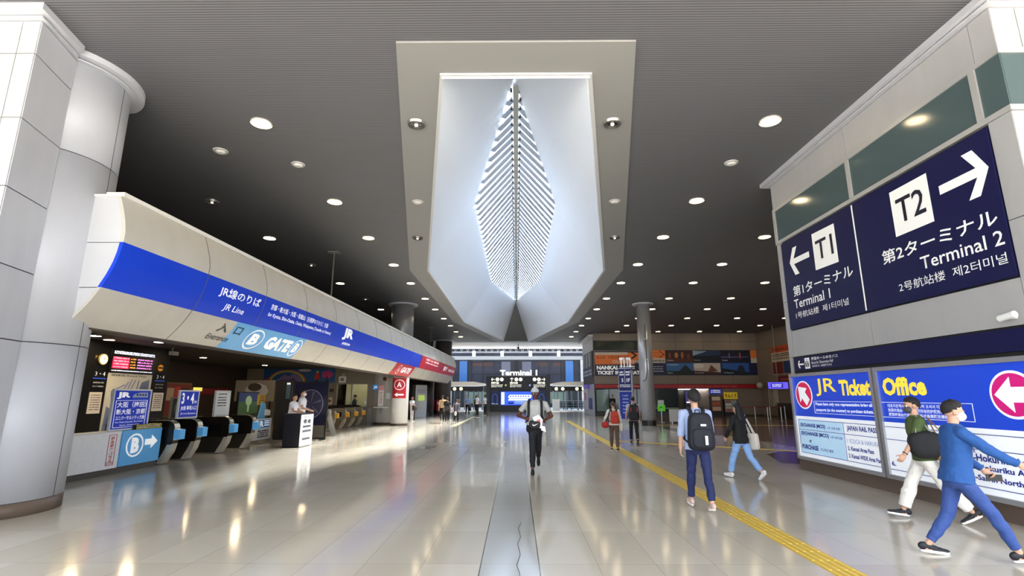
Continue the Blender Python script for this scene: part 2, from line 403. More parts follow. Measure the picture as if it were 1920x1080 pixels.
# other walls and piers -----------------------------------------------------------------------
bm = bmesh.new(); bx(bm, -17, -16.5, 8.4, 52, 0, ZC); struct('wall_left_far', bm, DBROWN)
bm = bmesh.new(); bx(bm, -16.5, -8.3, 8.45, 8.6, 0, ZC); struct('wall_left_near', bm, DBROWN)
bm = bmesh.new(); bx(bm, -16.5, -6.98, 8.6, 45, 3.3, 3.5); struct('ceiling_gates', bm, M('26211d', .7))
bm = bmesh.new(); bx(bm, 21.1, 21.4, 6.2, 45.3, 0, ZC); struct('wall_right_far', bm, BROWN)
bm = bmesh.new(); bx(bm, 6.75, 21.1, 45.02, 52, 0, ZC); struct('wall_shops', bm, M('4a423b', .6))
bm = bmesh.new(); bx(bm, 9.2, 45, 52, 59.8, 0, ZC); struct('wall_shops_rear', bm, M('4a423b', .6))
bm = bmesh.new(); bx(bm, -40, -8.5, 52, 59.8, 0, ZC); struct('wall_left_rear', bm, M('3a332d', .6))
def column(x, y, r, z0, z1, mat, collar=True, label=None):
    t = thing('column', None, None, (x, y, 0)); t['kind'] = 'structure'
    bm = bmesh.new(); cyl(bm, (0, 0, z0), (0, 0, z1), r, n=40); o = obj('shaft', bm, mat, t)
    for p in o.data.polygons: p.use_smooth = len(p.vertices) == 4
    if collar:
        bm = bmesh.new(); cyl(bm, (0, 0, ZC - .08), (0, 0, ZC), r + .22, n=40); obj('collar', bm, ALU, t)
    if z0 == 0:
        bm = bmesh.new(); cyl(bm, (0, 0, 0), (0, 0, .3), r + .015, n=40); obj('plinth', bm, M('1d1b1a', .4), t)
    return t
cr = column(7.62, 30.3, .40, 0, ZC, M('b4b4b8', .3, .45))
column(-6.85, 30.4, .66, 4.0, ZC, M('8f8f92', .35, .4))
column(-7.25, 51.0, .82, 0, ZC, M('6a6663', .4, .3))
column(-7.6, 44.6, .5, 0, 3.4, M('3c3835', .4, .2), collar=False)
# ------------------------------------------------------------------ ceiling fittings
ORD = ['first', 'second', 'third', 'fourth', 'fifth', 'sixth', 'seventh', 'eighth', 'ninth', 'tenth', 'eleventh', 'twelfth']
proto = thing('downlight', None, 'ceiling light')
bm = bmesh.new(); cyl(bm, (0, 0, -.03), (0, 0, 0), .205, n=28, caps=False); cyl(bm, (0, 0, -.03), (0, 0, -.005), .165, n=28, caps=False)
obj('trim_ring', bm, M('c9bfae', .4, .4), proto)
bm = bmesh.new(); cyl(bm, (0, 0, -.028), (0, 0, -.004), .168, n=28); obj('diffuser', bm, LAMP, proto)
used = [False]
def copy_tree(t, loc, rz=None):
    r = t.copy(); C.objects.link(r); r.location = loc
    if rz is not None: r.rotation_euler = (0, 0, rz)
    for ch in list(t.children):
        c = ch.copy(); C.objects.link(c); c.parent = r
        for g in list(ch.children):
            d = g.copy(); C.objects.link(d); d.parent = c
    return r
def place(pr, flag, loc, label, group, rz=None):
    if not flag[0]: t = pr; pr.location = loc; flag[0] = True; 
    else: t = copy_tree(pr, loc, rz)
    if rz is not None: t.rotation_euler = (0, 0, rz)
    t['label'] = label; t['group'] = group
    return t
ROWS = [9.4, 13.68, 17.07, 20.83, 24.4, 28.45, 32.1, 36, 39.8, 43.6, 47.4]
COLS = [(-5.18, range(0, 11), 'left', 'first'), (-8.66, (2, 4, 6, 8), 'left', 'second'), (5.13, range(0, 11), 'right', 'first'), (8.66, range(2, 10), 'right', 'second'), (12.16, range(4, 10), 'right', 'third'), (15.7, range(5, 10), 'right', 'fourth'), (19.1, range(7, 10), 'right', 'fifth')]
for x, rows, sd, cn in COLS:
    for r in rows:
        place(proto, used, (x, ROWS[r], ZC), f'lit round downlight, {ORD[r]} row ahead, {cn} column {sd} of the skylight', 'lit downlights in the dark ceiling')
hp = thing('unlit_downlight', None, 'ceiling light'); hf = [False]
bm = bmesh.new(); cyl(bm, (0, 0, -.05), (0, 0, 0), .17, .19, n=24, caps=False); cyl(bm, (0, 0, -.05), (0, 0, -.01), .12, n=24, caps=False); obj('trim_ring', bm, M('8f8c88', .3, .6), hp)
bm = bmesh.new(); cyl(bm, (0, 0, -.03), (0, 0, -.005), .12, n=24); obj('reflector', bm, M('4b4a4a', .2, .8), hp)
bm = bmesh.new(); cyl(bm, (0, 0, -.06), (0, 0, -.03), .035, n=12); obj('bulb', bm, M('f6eeda', .4, emit=2.), hp)
for i, (x, y, w) in enumerate(((-8.67, 13.63, 'above the near end of the curved fascia'), (-8.66, 20.8, 'beside the ceiling pole of the camera'), (-8.6, 28.5, 'above the long blue fascia, close to the round pier'), (-2.02, 9.4, 'in the pale border, near left of the skylight'), (1.95, 9.4, 'in the pale border, near right of the skylight'), (-3.44, 17.0, 'in the pale border, further along left of the skylight'), (3.43, 17.0, 'in the pale border, further along right of the skylight'))):
    place(hp, hf, (x, y, ZC - (.03 if abs(x) < 4 else 0)), 'small dim spotlight recessed ' + w, 'recessed spotlights')
dp = thing('smoke_detector', None, 'detector'); df = [False]
bm = bmesh.new(); cyl(bm, (0, 0, -.025), (0, 0, 0), .15, .16, n=24); obj('base', bm, M('b5b2ae', .5), dp)
bm = bmesh.new(); cyl(bm, (0, 0, -.06), (0, 0, -.025), .07, .11, n=24); obj('sensor', bm, M('d8d6d2', .5), dp)
for x, y, w in ((-5.23, 11.3, 'between the two nearest left downlights'), (5.13, 11.3, 'between the two nearest right downlights'), (-2.8, 13.65, 'on the pale border left of the skylight'), (2.8, 13.65, 'on the pale border right of the skylight'), (-6.7, 10.6, 'above the top rim of the curved fascia by the round column')):
    place(dp, df, (x, y, ZC - (.03 if abs(x) < 4 else 0)), 'round pale detector disc ' + w, 'ceiling detectors')
for x, y, zb, w in ((-7.03, 18.93, 4.9, 'beside the near part of the blue fascia'), (-6.9, 41, 4.9, 'beside the far round pier')):
    t = thing('camera_pole', 'slim ceiling pole with square plate ' + w, 'pole', (x, y, ZC), 0, 'ceiling poles')
    box('mounting_plate', -.2, .2, -.16, .16, -.03, 0, M('8a8886', .5), t); rod('shaft', (0, 0, -.03), (0, 0, zb - ZC), .028, M('6f6a64', .4, .4), t)
t = thing('hanging_camera', 'small dark camera hanging in the middle beyond the skylight', 'camera', (.2, 54, ZC))
rod('stem', (0, 0, 0), (0, 0, -.35), .03, BLACK, t); bm = bmesh.new(); bmesh.ops.create_uvsphere(bm, u_segments=12, v_segments=8, radius=.13); bmesh.ops.translate(bm, vec=(0, 0, -.45), verts=bm.verts[:]); obj('dome', bm, BLACK, t, True)

# ------------------------------------------------------------------ big signs on the right-hand block; sign frames: x = 12.45-y, -y towards the hall
XW = 6.6
def rsign(name, label, cat): return thing(name, label, cat, (XW, YB, 0), -PI / 2)
WP = M('f5f5f2', .5, emit=.12)
def t_sign(yl, yr, nm, lbl):
    t = rsign('direction_sign', lbl, 'sign'); box('board', YB - yl, YB - yr, -.03, .0, 3.2, 5.33, M('090a42', .5, spec=.35), t); return t
Y = lambda y: YB - y
t = t_sign(12.2, 9.49, 'T1', 'navy wall sign reading Terminal 1 with a white arrow pointing left')
D = -.034
poly('arrow', chev_arrow(Y(11.48), 4.77, .82, .66, .13, -1), WP, t, D)
poly('number_tile', [(Y(10.89), 4.35), (Y(10.09), 4.33), (Y(10.09), 5.15), (Y(10.89), 5.17)], WP, t, D)
text('T1', Y(10.79), Y(10.19), 4.54, 4.97, M('14142a', .5), t, D - .006, .01)
text('第1ターミナル', Y(11.88), Y(9.7), 3.94, 4.19, WP, t, D, .012); text('Terminal 1', Y(11.9), Y(10.5), 3.66, 3.87, WP, t, D, .008)
text('1号航站楼  제1터미널', Y(11.88), Y(9.95), 3.42, 3.57, WP, t, D, .0)
bm = bmesh.new(); bx(bm, Y(9.5), Y(9.47), -.036, -.03, 3.22, 5.31); obj('divider', bm, WP, t)
t = t_sign(9.455, 6.56, 'T2', 'larger navy wall sign reading Terminal 2 with a white arrow pointing right')
poly('arrow', chev_arrow(Y(7.05), 4.77, .84, .70, .14, 1), WP, t, D)
poly('number_tile', [(Y(8.48), 4.34), (Y(7.66), 4.34), (Y(7.66), 5.15), (Y(8.48), 5.15)], WP, t, D)
text('T2', Y(8.37), Y(7.76), 4.54, 4.97, M('14142a', .5), t, D - .006, .01)
text('第2ターミナル', Y(8.88), Y(6.65), 3.94, 4.19, WP, t, D, .012); text('Terminal 2', Y(8.06), Y(6.62), 3.65, 3.86, WP, t, D, .008)
text('2号航站楼  제2터미널', Y(8.6), Y(6.63), 3.39, 3.55, WP, t, D, .0)
t = rsign('observation_hall_sign', 'thin dark navy strip sign with lift pictogram above the ticket office billboard', 'sign')
box('board', Y(12.2), Y(6.25), -.03, 0, 2.23, 2.53, M('090a42', .5, spec=.35), t)
poly('arrow', chev_arrow(Y(11.92), 2.37, .24, .17, .035, -1), WP, t, D)
box('pictogram', Y(11.75), Y(11.56), D, D + .005, 2.26, 2.5, WP, t); bm = bmesh.new(); bx(bm, Y(11.66) - .006, Y(11.66) + .006, D - .004, D, 2.28, 2.48)
for k in (-.045, .045): prism(bm, ell(Y(11.66) + k, 2.41, .016, .016, 10), D - .004, D); bx(bm, Y(11.66) + k - .018, Y(11.66) + k + .018, D - .004, D, 2.3, 2.39)
obj('lift_mark', bm, M('14142a', .5), t)
text('展望ホールゆきバス', Y(11.48), Y(10.52), 2.43, 2.5, WP, t, D, .01); text('Buses for Observation Hall', Y(11.48), Y(10.7), 2.35, 2.41, WP, t, D, .0); text('관망대행 버스  去展望厅 的 巴士', Y(11.48), Y(10.75), 2.28, 2.325, WP, t, D)
t = thing('wall_camera', 'small white camera fixed to the panels just above the navy strip sign', 'camera', (XW, 6.72, 2.68), -PI / 2)
box('bracket', -.03, .03, -.06, 0, -.03, .03, WHITE, t); bm = bmesh.new(); cyl(bm, (-.12, -.1, -.01), (.1, -.1, .02), .045, n=14); obj('camera_body', bm, WHITE, t, False)
# lightboxes
LBLUE = M('1d49d6', .35, emit=.22); LW_ = M('eef2f8', .35, emit=.35); LSKY = M('b9dcf6', .35, emit=.3); LYEL = M('ffe34a', .4, emit=.35); LRED = M('dc1f56', .4, emit=.25); LMAG = M('d4177c', .4, emit=.25); INK = M('1a2f8c', .5, emit=.08)
def lightbox(y0, y1, lbl):
    t = rsign('lightbox_billboard', lbl, 'billboard'); a, b = Y(y0), Y(y1)
    frame_rect('frame', a, b, .26, 2.16, .07, M('b4b6ba', .3, .6), t, -.14, .14)
    box('back_case', a + .02, b - .02, -.06, -.001, .28, 2.14, M('888a8e', .4), t)
    box('blue_field', a + .07, b - .07, -.1, -.07, 1.21, 2.09, LBLUE, t); box('white_field', a + .07, b - .07, -.1, -.07, .33, 1.21, LW_, t)
    return t
t = lightbox(12.32, 9.46, 'blue and white lit billboard with yellow lettering and a red circled arrow')
D = -.104
poly('disc', ell(Y(11.82), 1.68, .335, .31), LW_, t, D); poly('red_disc', ell(Y(11.82), 1.68, .30, .28), LRED, t, D - .004)
poly('arrow', arrow_pts(Y(11.84), 1.69, .5, .44, .19, R(135), .55), LW_, t, D - .008)
text('JR', Y(11.32), Y(10.6), 1.65, 2.02, LYEL, t, D, .01); text('Ticket', Y(10.5), Y(9.58), 1.66, 1.97, LYEL, t, D, .045)
frame_rect('text_border', Y(11.46), Y(9.53), 1.29, 1.55, .008, LW_, t, D)
text('Please have only one representative bring all', Y(11.4), Y(9.6), 1.44, 1.52, LW_, t, D, .03); text('passports (to the counter) to purchase tickets.', Y(11.4), Y(9.58), 1.32, 1.4, LW_, t, D, .03)
box('table_cell', Y(12.16), Y(10.56), D, D + .004, .93, 1.13, LSKY, t); box('table_cell', Y(12.16), Y(10.56), D, D + .004, .42, .92, LSKY, t)
bm = bmesh.new()
for z in (1.135, .92, .415): bx(bm, Y(12.16), Y(9.53), D - .004, D, z - .005, z + .005)
for yy in (12.16, 10.53): bx(bm, Y(yy) - .005, Y(yy) + .005, D - .004, D, .415, 1.135)
obj('table_rule', bm, INK, t)
E1 = D - .006
text('EXCHANGE (MCO)', Y(12.08), Y(11.14), .96, 1.06, INK, t, E1, .04); text('교환 交换 交換', Y(11.08), Y(10.64), .98, 1.03, INK, t, E1)
text('EXCHANGE (MCO)', Y(12.08), Y(11.05), .78, .88, INK, t, E1, .04); text('교환 交换 交換', Y(11.0), Y(10.6), .8, .85, INK, t, E1)
text('or', Y(11.8), Y(11.7), .65, .71, INK, t, E1, .03); text('PURCHASE', Y(12.1), Y(11.48), .5, .6, INK, t, E1, .04); text('구입 购买 購買', Y(11.42), Y(10.95), .51, .57, INK, t, E1)
text('JAPAN RAIL PASS', Y(10.42), Y(9.56), .97, 1.09, INK, t, E1, .03); text('1. ICOCA & HARUKA', Y(10.46), Y(9.54), .76, .84, M('7d8fc0', .5, emit=.1), t, E1, .0)
text('2. Kansai Area Pass', Y(10.46), Y(9.72), .62, .7, INK, t, E1, .03); text('3. Kansai WIDE Area Pass', Y(10.46), Y(9.54), .48, .56, INK, t, E1, .03)
t = lightbox(9.42, 5.9 + .35, 'blue and white lit billboard with yellow lettering and a magenta circled arrow')
poly('disc', ell(Y(6.86), 1.67, .335, .315), LW_, t, D); poly('magenta_disc', ell(Y(6.86), 1.67, .30, .28), LMAG, t, D - .004)
poly('arrow', arrow_pts(Y(6.87), 1.67, .5, .46, .2, PI, .5), LW_, t, D - .008)
text('Office', Y(9.26), Y(8.28), 1.66, 1.97, LYEL, t, D, .045)
frame_rect('text_border', Y(9.36), Y(7.5), 1.29, 1.55, .008, LW_, t, D)
text('대표자분께서만 여권을 가져 오셔서 티켓을', Y(9.2), Y(7.95), 1.46, 1.52, LW_, t, D, .01); text('购票时请由一位代表带齐所有的护照购买—', Y(9.2), Y(7.95), 1.385, 1.445, LW_, t, D, .01); text('購票時請由代表攜帶所有成員護照至櫃檯', Y(9.2), Y(7.95), 1.315, 1.37, LW_, t, D, .01)
bm = bmesh.new()
for z in (1.13, .92, .42): bx(bm, Y(9.34), Y(6.35), D - .004, D, z - .005, z + .005)
obj('table_rule', bm, INK, t)
text('Kansai-Hokuriku Area Pass', Y(8.0), Y(6.45), .76, .86, INK, t, E1, .03); text('San-yo Hokuriku Area Pass', Y(8.0), Y(6.45), .62, .72, INK, t, E1, .03); text('Tokyo-San\'in Northern WIDE', Y(8.0), Y(6.4), .48, .58, INK, t, E1, .03); text('6.', Y(9.3), Y(9.2), .48, .56, INK, t, E1, .03)
# ------------------------------------------------------------------ curved fascia over the ticket gates
PROF = [(2.74, -6.93), (2.88, -6.79), (3.03, -6.665), (3.18, -6.56), (3.33, -6.47), (3.53, -6.37), (3.73, -6.295), (3.9, -6.255), (4.07, -6.232), (4.25, -6.228), (4.45, -6.265), (4.65, -6.325), (4.85, -6.395)]
SL = .027
def fx_(z):
    for (z0, x0), (z1, x1) in zip(PROF, PROF[1:]):
        if z <= z1: return x0 + (x1 - x0) * (z - z0) / (z1 - z0)
    return PROF[-1][1]
def fmap(off=.014): return lambda y, z: (fx_(z) + SL * (y - 10) + off, y, z)
def fsheet(name, y0, y1, z0, z1, mat, parent, off=0., th=.06, k0=0., nz=14):
    bm = bmesh.new(); zs = [z0 + (z1 - z0) * i / nz for i in range(nz + 1)]
    def col(y, o): return [bm.verts.new((fx_(z) + SL * (y + k0 * (z - z0) - 10) + o, y + k0 * (z - z0), z)) for z in zs]
    a, b = col(y0, off), col(y1, off)
    for i in range(nz): bm.faces.new((a[i], b[i], b[i + 1], a[i + 1])).smooth = True
    a2, b2, a3, b3 = col(y0, off), col(y1, off), col(y0, off - th), col(y1, off - th)
    for p, q in ((a2, a3), (b2, b3)):
        for i in range(nz): bm.faces.new((p[i], p[i + 1], q[i + 1], q[i]))
    for i in range(nz): bm.faces.new((a3[i], a3[i + 1], b3[i + 1], b3[i]))
    for i in (0, nz): bm.faces.new((a2[i], a3[i], b3[i], b2[i]))
    return obj(name, bm, mat, parent, recalc=False)
F0, F1, FR = 7.78, 45., 31.
fa = thing('station_fascia', 'long curved cream fascia with a blue then red stripe above the ticket gates', 'fascia')
fsheet('upper_panel', F0, F1, 4.07, 4.85, FASC, fa); fsheet('lower_panel', F0, F1, 2.74, 3.33, FASC, fa)
FB = M('0b40d4', .45, spec=.35); FRD = M('cc2431', .45, spec=.35)
fsheet('blue_band', F0, FR, 3.33, 4.07, FB, fa); fsheet('red_band', FR, F1, 3.33, 4.07, FRD, fa, k0=-.7)
bm = bmesh.new()
for a, b in ((F0, F1),):
    for z0, z1, xa, xb in ((4.85, 4.92, .05, -.25), (4.86, 4.89, -.25, -1.2)):
        vs = []
        for y in (a, b):
            o = SL * (y - 10) - 6.395; vs += [bm.verts.new((o + xb, y, z0)), bm.verts.new((o + xa, y, z0)), bm.verts.new((o + xa, y, z1)), bm.verts.new((o + xb, y, z1))]
        for f in ((0, 1, 2, 3), (7, 6, 5, 4), (0, 4, 5, 1), (1, 5, 6, 2), (2, 6, 7, 3), (3, 7, 4, 0)): bm.faces.new([vs[i] for i in f])
obj('top_rail', bm, M('e6e2da', .4), fa)
for z0, z1 in ((2.74, 3.33), (3.33, 4.07), (4.07, 4.88)):
    pts = [(fx_(min(4.85, z0 + .006 + (z1 - z0 - .012) * i / 8)) - .012 - .06, min(4.88, z0 + .006 + (z1 - z0 - .012) * i / 8)) for i in range(9)]
    pts += [(-7.6, z1 - .006), (-7.6, z0 + .006)]
    poly('end_cap', pts, M('c6c6c9', .45), fa, F0 + .02, .04)
bm = bmesh.new(); y = 9.99
while y < F1 - 1:
    vs = []
    zs = [2.74 + (4.85 - 2.74) * i / 24 for i in range(25)]
    L = [[bm.verts.new((fx_(z) + SL * (y - 10) + o, y + d, z)) for z in zs] for o, d in ((.004, -.008), (.004, .008), (-.03, .008), (-.03, -.008))]
    for q in range(4):
        for i in range(24): bm.faces.new((L[q][i], L[(q + 1) % 4][i], L[(q + 1) % 4][i + 1], L[q][i + 1]))
    y += 2.31
obj('panel_joint', bm, M('5d5b5c', .6), fa)
bm = bmesh.new()
prism(bm, [(-7.3, F0), (-6.98, F0), (-6.98 + SL * 37.2, F1), (-7.3 + SL * 37.2, F1)], 2.72, 2.80, 'z'); prism(bm, [(-7.32, F0), (-7.26, F0), (-7.26 + SL * 37.2, F1), (-7.32 + SL * 37.2, F1)], 2.74, 3.3, 'z')
obj('soffit_trim', bm, M('4c4136', .5), fa)
fm = fmap(.016)
text('JR線のりば', 10.47, 12.1, 3.71, 3.95, TXTW, fa, bold=.012, fmap=fm); text('JR Line', 10.8, 11.58, 3.45, 3.62, TXTW, fa, bold=.006, fmap=fm, shear=.15)
text('京都・新大阪・大阪・和歌山（日根野のりかえ）方面', 12.62, 16.3, 3.79, 3.94, TXTW, fa, bold=.012, fmap=fm); text('for Kyoto, Shin-Osaka, Osaka, Wakayama (Transfer at Hineno)', 12.6, 16.7, 3.6, 3.72, TXTW, fa, bold=.014, fmap=fm)
text('JR', 17.75, 18.75, 3.6, 4.02, TXTW, fa, bold=.05, fmap=fm); text('JR西日本', 17.95, 18.75, 3.44, 3.54, TXTW, fa, bold=.02, fmap=fm)
text('入', 11.08, 11.45, 3.05, 3.24, M('2c2b2c', .6), fa, bold=.01, fmap=fm); text('口', 11.72, 12.0, 3.06, 3.23, M('2c2b2c', .6), fa, bold=.01, fmap=fm); text('Entrance', 10.95, 11.75, 2.88, 2.99, M('2c2b2c', .6), fa, bold=.004, fmap=fm)
fsheet('gate_panel', 11.62, 15.3, 2.745, 3.33, SKYB, fa, off=.006, th=.01)
fm2 = fmap(.02)
def fring(cy, cz, ry, rz, w):
    bm = bmesh.new(); n = 36; f = fmap(.018)
    A = [bm.verts.new(f(cy + ry * math.cos(2 * PI * i / n), cz + rz * math.sin(2 * PI * i / n))) for i in range(n)]
    B = [bm.verts.new(f(cy + (ry - w) * math.cos(2 * PI * i / n), cz + (rz - w) * math.sin(2 * PI * i / n))) for i in range(n)]
    for i in range(n): bm.faces.new((A[i], A[(i + 1) % n], B[(i + 1) % n], B[i]))
    obj('letter_ring', bm, TXTW, fa)
for cy in (12.7, 15.0):
    w = .38 if cy < 13 else .27
    fring(cy, 3.04, w, .235, .03); text('B', cy - w * .5, cy + w * .5, 2.91, 3.17, TXTW, fa, bold=.05, fmap=fm2)
text('GATE', 13.3, 14.65, 2.88, 3.2, TXTW, fa, bold=.06, fmap=fm2)
fsheet('gate_panel', 26., 30.2, 2.75, 3.33, FRD, fa, off=.006, th=.01); text('GATE', 27.6, 29.6, 2.9, 3.2, TXTW, fa, bold=.05, fmap=fm2); fring(27.1, 3.04, .35, .22, .03); text('A', 26.95, 27.25, 2.93, 3.14, TXTW, fa, bold=.025, fmap=fm2)
text('関西空港・なんば・和歌山市方面', 32.2, 36.5, 3.85, 3.98, TXTW, fa, bold=.02, fmap=fm); text('南海線 for Namba Wakayamashi', 32.2, 36.5, 3.66, 3.78, TXTW, fa, bold=.02, fmap=fm); text('南海', 39, 40.6, 3.55, 3.9, TXTW, fa, bold=.04, fmap=fm); text('NANKAI LINE', 41.3, 44.3, 3.6, 3.8, TXTW, fa, bold=.02, fmap=fm)

# ------------------------------------------------------------------ counter, signs and gates below the fascia (frames: x runs along +y, -y faces the hall)
def lsign(name, label, cat, x, y, z=0., group=None): return thing(name, label, cat, (x, y, z), PI / 2, group)
t = lsign('low_counter', 'low scuffed white counter wall between the round column and the gates', 'counter', -8.72, 9.2)
box('body', 0, 2.4, 0, .35, .13, .88, M('e9e9ec', .5, var=.08, bscale=9), t, .008); box('plinth', 0, 3.7, .04, .33, 0, .14, M('55504a', .5), t); box('top', 0, 2.4, -.01, .36, .88, .905, M('d6d6d8', .4), t)
frame_rect('notice_border', 2.06, 2.28, .2, .84, .012, M('c0424c', .5), t, -.005)
bm = bmesh.new()
text('警戒警備実施中', 0, .54, 0, .09, M('b63440', .5), t, bold=.02, fmap=lambda x, z: (2.12 + z, -.006, .8 - x)); lines(t, 2.07, 2.27, [.23, .26], .015, M('b63440', .5), -.006, 5)
t = lsign('gate_direction_panel', 'sky blue panel with a circled letter B and white arrow beside the first gate', 'sign', -8.72, 11.62, .1)
box('panel', .01, 1.28, -.01, .345, .04, .8, SKYB, t); ring_poly('letter_ring', .42, .46, .27, .255, .035, TXTW, t, -.018); text('B', .3, .55, .29, .63, TXTW, t, -.018, .06); poly('arrow', arrow_pts(.95, .5, .42, .3, .13, 0, .5), TXTW, t, -.018)
t = lsign('caution_bar', 'black bar sign with yellow edging on top of the sky blue panel', 'sign', -8.70, 12.02, .9)
box('bar', 0, .85, .02, .2, 0, .11, BLACK, t, .01); frame_rect('edging', .01, .84, .01, .1, .012, M('e6d24c', .5), t, .012); lines(t, .05, .8, [.03, .06], .02, M('d8d0b0', .5), .015, 3)
def upright(name, label, y0, y1, z0, z1, xx, face, frame, post=True, group=None, cat='sign'):
    t = lsign(name, label, cat, xx, y0, 0, group); w = y1 - y0
    box('panel', .03, w - .03, -.005, .03, z0 + .03, z1 - .03, face, t); frame_rect('frame', 0, w, z0, z1, .035, frame, t, -.015, .055)
    if post:
        for k in (.12, w - .12): rod('post', (k, .01, 0 if z0 > .95 else z0 - .02), (k, .01, z0 + .02), .02, STEEL, t)
    return t
t = upright('destination_sign', 'blue framed sign listing Osaka destinations standing on the white counter', 11.32, 12.5, .906, 1.81, -8.82, BLUE, M('e4e6ea', .35, .2), False)
D = -.011
text('JR', .1, .5, 1.59, 1.74, TXTW, t, D, .05); bm = bmesh.new(); prism(bm, [(.56, 1.62), (.6, 1.69), (.8, 1.735), (1.05, 1.735), (1.07, 1.62)], D, D + .003); obj('train_picture', bm, M('9fb2d8', .4), t)
bm = bmesh.new(); [bx(bm, .68 + k * .09, .74 + k * .09, D - .003, D, 1.665, 1.7) for k in range(4)]; obj('train_window', bm, M('1c2a66', .3), t)
frame_rect('text_border', .1, 1.07, .97, 1.56, .008, TXTW, t, D); text('大阪（梅田）', .14, 1.04, 1.4, 1.53, TXTW, t, D, .01); text('新大阪・京都', .14, 1.03, 1.25, 1.37, TXTW, t, D, .01); text('ユニバーサルシティ方面', .14, 1.03, 1.13, 1.22, TXTW, t, D, .01); text('For Osaka (Umeda), Shin-Osaka', .16, 1.0, 1.06, 1.1, TXTW, t, D); text('Kyoto, Universal City', .3, .9, .995, 1.035, TXTW, t, D)
t = upright('platform_sign', 'blue upright sign with the numbers 3 and 4 above the first black gates', 13.68, 14.53, 1.07, 1.81, -8.9, BLUE, M('e4e6ea', .35, .2), False)
text('3・4', .1, .62, 1.45, 1.74, TXTW, t, D, .03); text('番線', .64, .76, 1.46, 1.54, TXTW, t, D); text('JR線 専用入口', .1, .77, 1.27, 1.4, TXTW, t, D, .01); text('JR Line Entrance', .12, .76, 1.16, 1.22, TXTW, t, D)
t = upright('notice_board', 'white framed notice board with grey print behind the second black gate', 15.42, 16.22, 1.06, 1.82, -8.95, M('d9dbe0', .5), M('d0d2d6', .35, .4), False)
lines(t, .12, .6, [1.7, 1.6, 1.52, 1.44, 1.36], .035, M('55565c', .6), D, 8)
t = upright('framed_poster', 'dark framed poster between the 3 and 4 sign and the white notice', 14.9, 15.6, 1.0, 1.62, -9.9, M('3a3c3e', .5), M('8e9087', .4, .3))
poly('picture', ell(.3, 1.3, .16, .2, 20), M('6f7568', .5), t, D, .004)
# black ticket gates
def make_gate(body, foot, panel, cap, dome):
    t = thing('ticket_gate', None, 'ticket gate')
    def sec(name, pts, w, mat, bev=0.):
        bm = bmesh.new(); prism(bm, pts, -w / 2, w / 2, 'y')
        if bev: bmesh.ops.bevel(bm, geom=bm.edges[:], offset=bev, segments=2, affect='EDGES')
        return obj(name, bm, mat, t)
    sec('upper_body', [(-.03, .48), (0, .6), (-.01, .92), (-.06, 1.0), (-.18, 1.05), (-1.6, 1.05), (-1.72, .98), (-1.72, .5)], .27, body, .012)
    sec('lower_body', [(-.26, .03), (-.1, .48), (-1.66, .5), (-1.55, .03)], .22, dome)
    sec('base_plate', [(-.3, 0), (-.3, .035), (-1.5, .035), (-1.5, 0)], .25, M('77736c', .4, .5))
    sec('front_foot', [(-.36, .03), (-.22, .03), (-.06, .3), (-.01, .5), (-.13, .5), (-.2, .3)], .235, foot, .006)
    bm = bmesh.new(); ribbon(bm, [(.004, 0, .58), (.004, 0, .9), (-.03, 0, .975), (-.1, 0, 1.03), (-.2, 0, 1.06), (-.5, 0, 1.062)], (0, 1, 0), .2, .012); obj('front_trim', bm, cap, t)
    box('side_recess', -1.4, -.2, -.14, -.13, .62, .84, M('050506', .3), t)
    bb = box('card_reader', -.02, .15, -.11, .11, .6, .84, panel, t, .015); box('reader_light', .02, .12, -.05, .05, .84, .846, M('d6ecff', .3, emit=.6), bb)
    return t
g1 = make_gate(M('15120f', .22), M('c9c2b4', .3, .5), SKYB, M('d8cfb8', .25, .7), M('1c1916', .4)); f1 = [False]
for y, w in ((13.15, 'directly behind the sky blue B panel'), (14.1, 'beneath the 3 and 4 sign'), (15.65, 'in front of the white notice board'), (17.0, 'next to the low white R notice board')):
    place(g1, f1, (-8.5, y, 0), 'black ticket gate with pale blue card reader, ' + w, 'black ticket gates')
g2 = make_gate(M('9a9080', .3, .5), M('cfc8ba', .3, .5), M('f2b234', .45), M('dedbd2', .2, .7), M('8a7c66', .4, .4)); f2 = [False]
_dome = bmesh.new(); prism(_dome, [(-.12, 1.05), (-.2, 1.13), (-.4, 1.17), (-1.3, 1.17), (-1.5, 1.05)], -.13, .13); obj('hood', _dome, M('151312', .25), g2)
for y, w in ((25.6, 'nearest of the yellow ones, beside the white A-frame'), (27.2, 'second from the A-frame board'), (28.7, 'third from the A-frame board'), (30.1, 'furthest one beside the railing')):
    place(g2, f2, (-8.85, y, 0), 'steel ticket gate with yellow reader panel, ' + w, 'yellow ticket gates')
# low R notice board and the pointer on it
t = lsign('low_notice_board', 'low white notice board with a sky blue R header beside the kiosk', 'notice board', -9.35, 18.7)
box('panel', 0, 1.3, 0, .05, .1, .84, WHITE, t); box('header', .3, 1.15, -.008, 0, .52, .8, M('3f9be6', .4), t); text('R', .38, .68, .55, .77, TXTW, t, -.014, .06); lines(t, .72, 1.1, [.58, .66, .73], .05, TXTW, -.014, 4); lines(t, .3, 1.15, [.18, .25, .32, .39], .045, DARKJ, -.006, 6)
for k in (.15, 1.15): box('foot', k - .03, k + .03, -.15, .2, 0, .1, STEEL, t)
t = thing('pointing_hand_cutout', 'pale blue and white pointing hand cut-out on the low notice board', 'cut-out', (-9.38, 19.2, .84), PI / 2)
bm = bmesh.new(); prism(bm, [(-.25, 0), (.25, 0), (.3, .3), (.22, .55), (-.02, .6), (-.12, .3)], -.02, .03); obj('sleeve', bm, M('6fb6e4', .5), t)
bm = bmesh.new(); prism(bm, [(.2, .12), (.62, .1), (.66, .2), (.62, .3), (.3, .34), (.2, .3)], -.03, .04); obj('hand', bm, M('efe9de', .5), t)
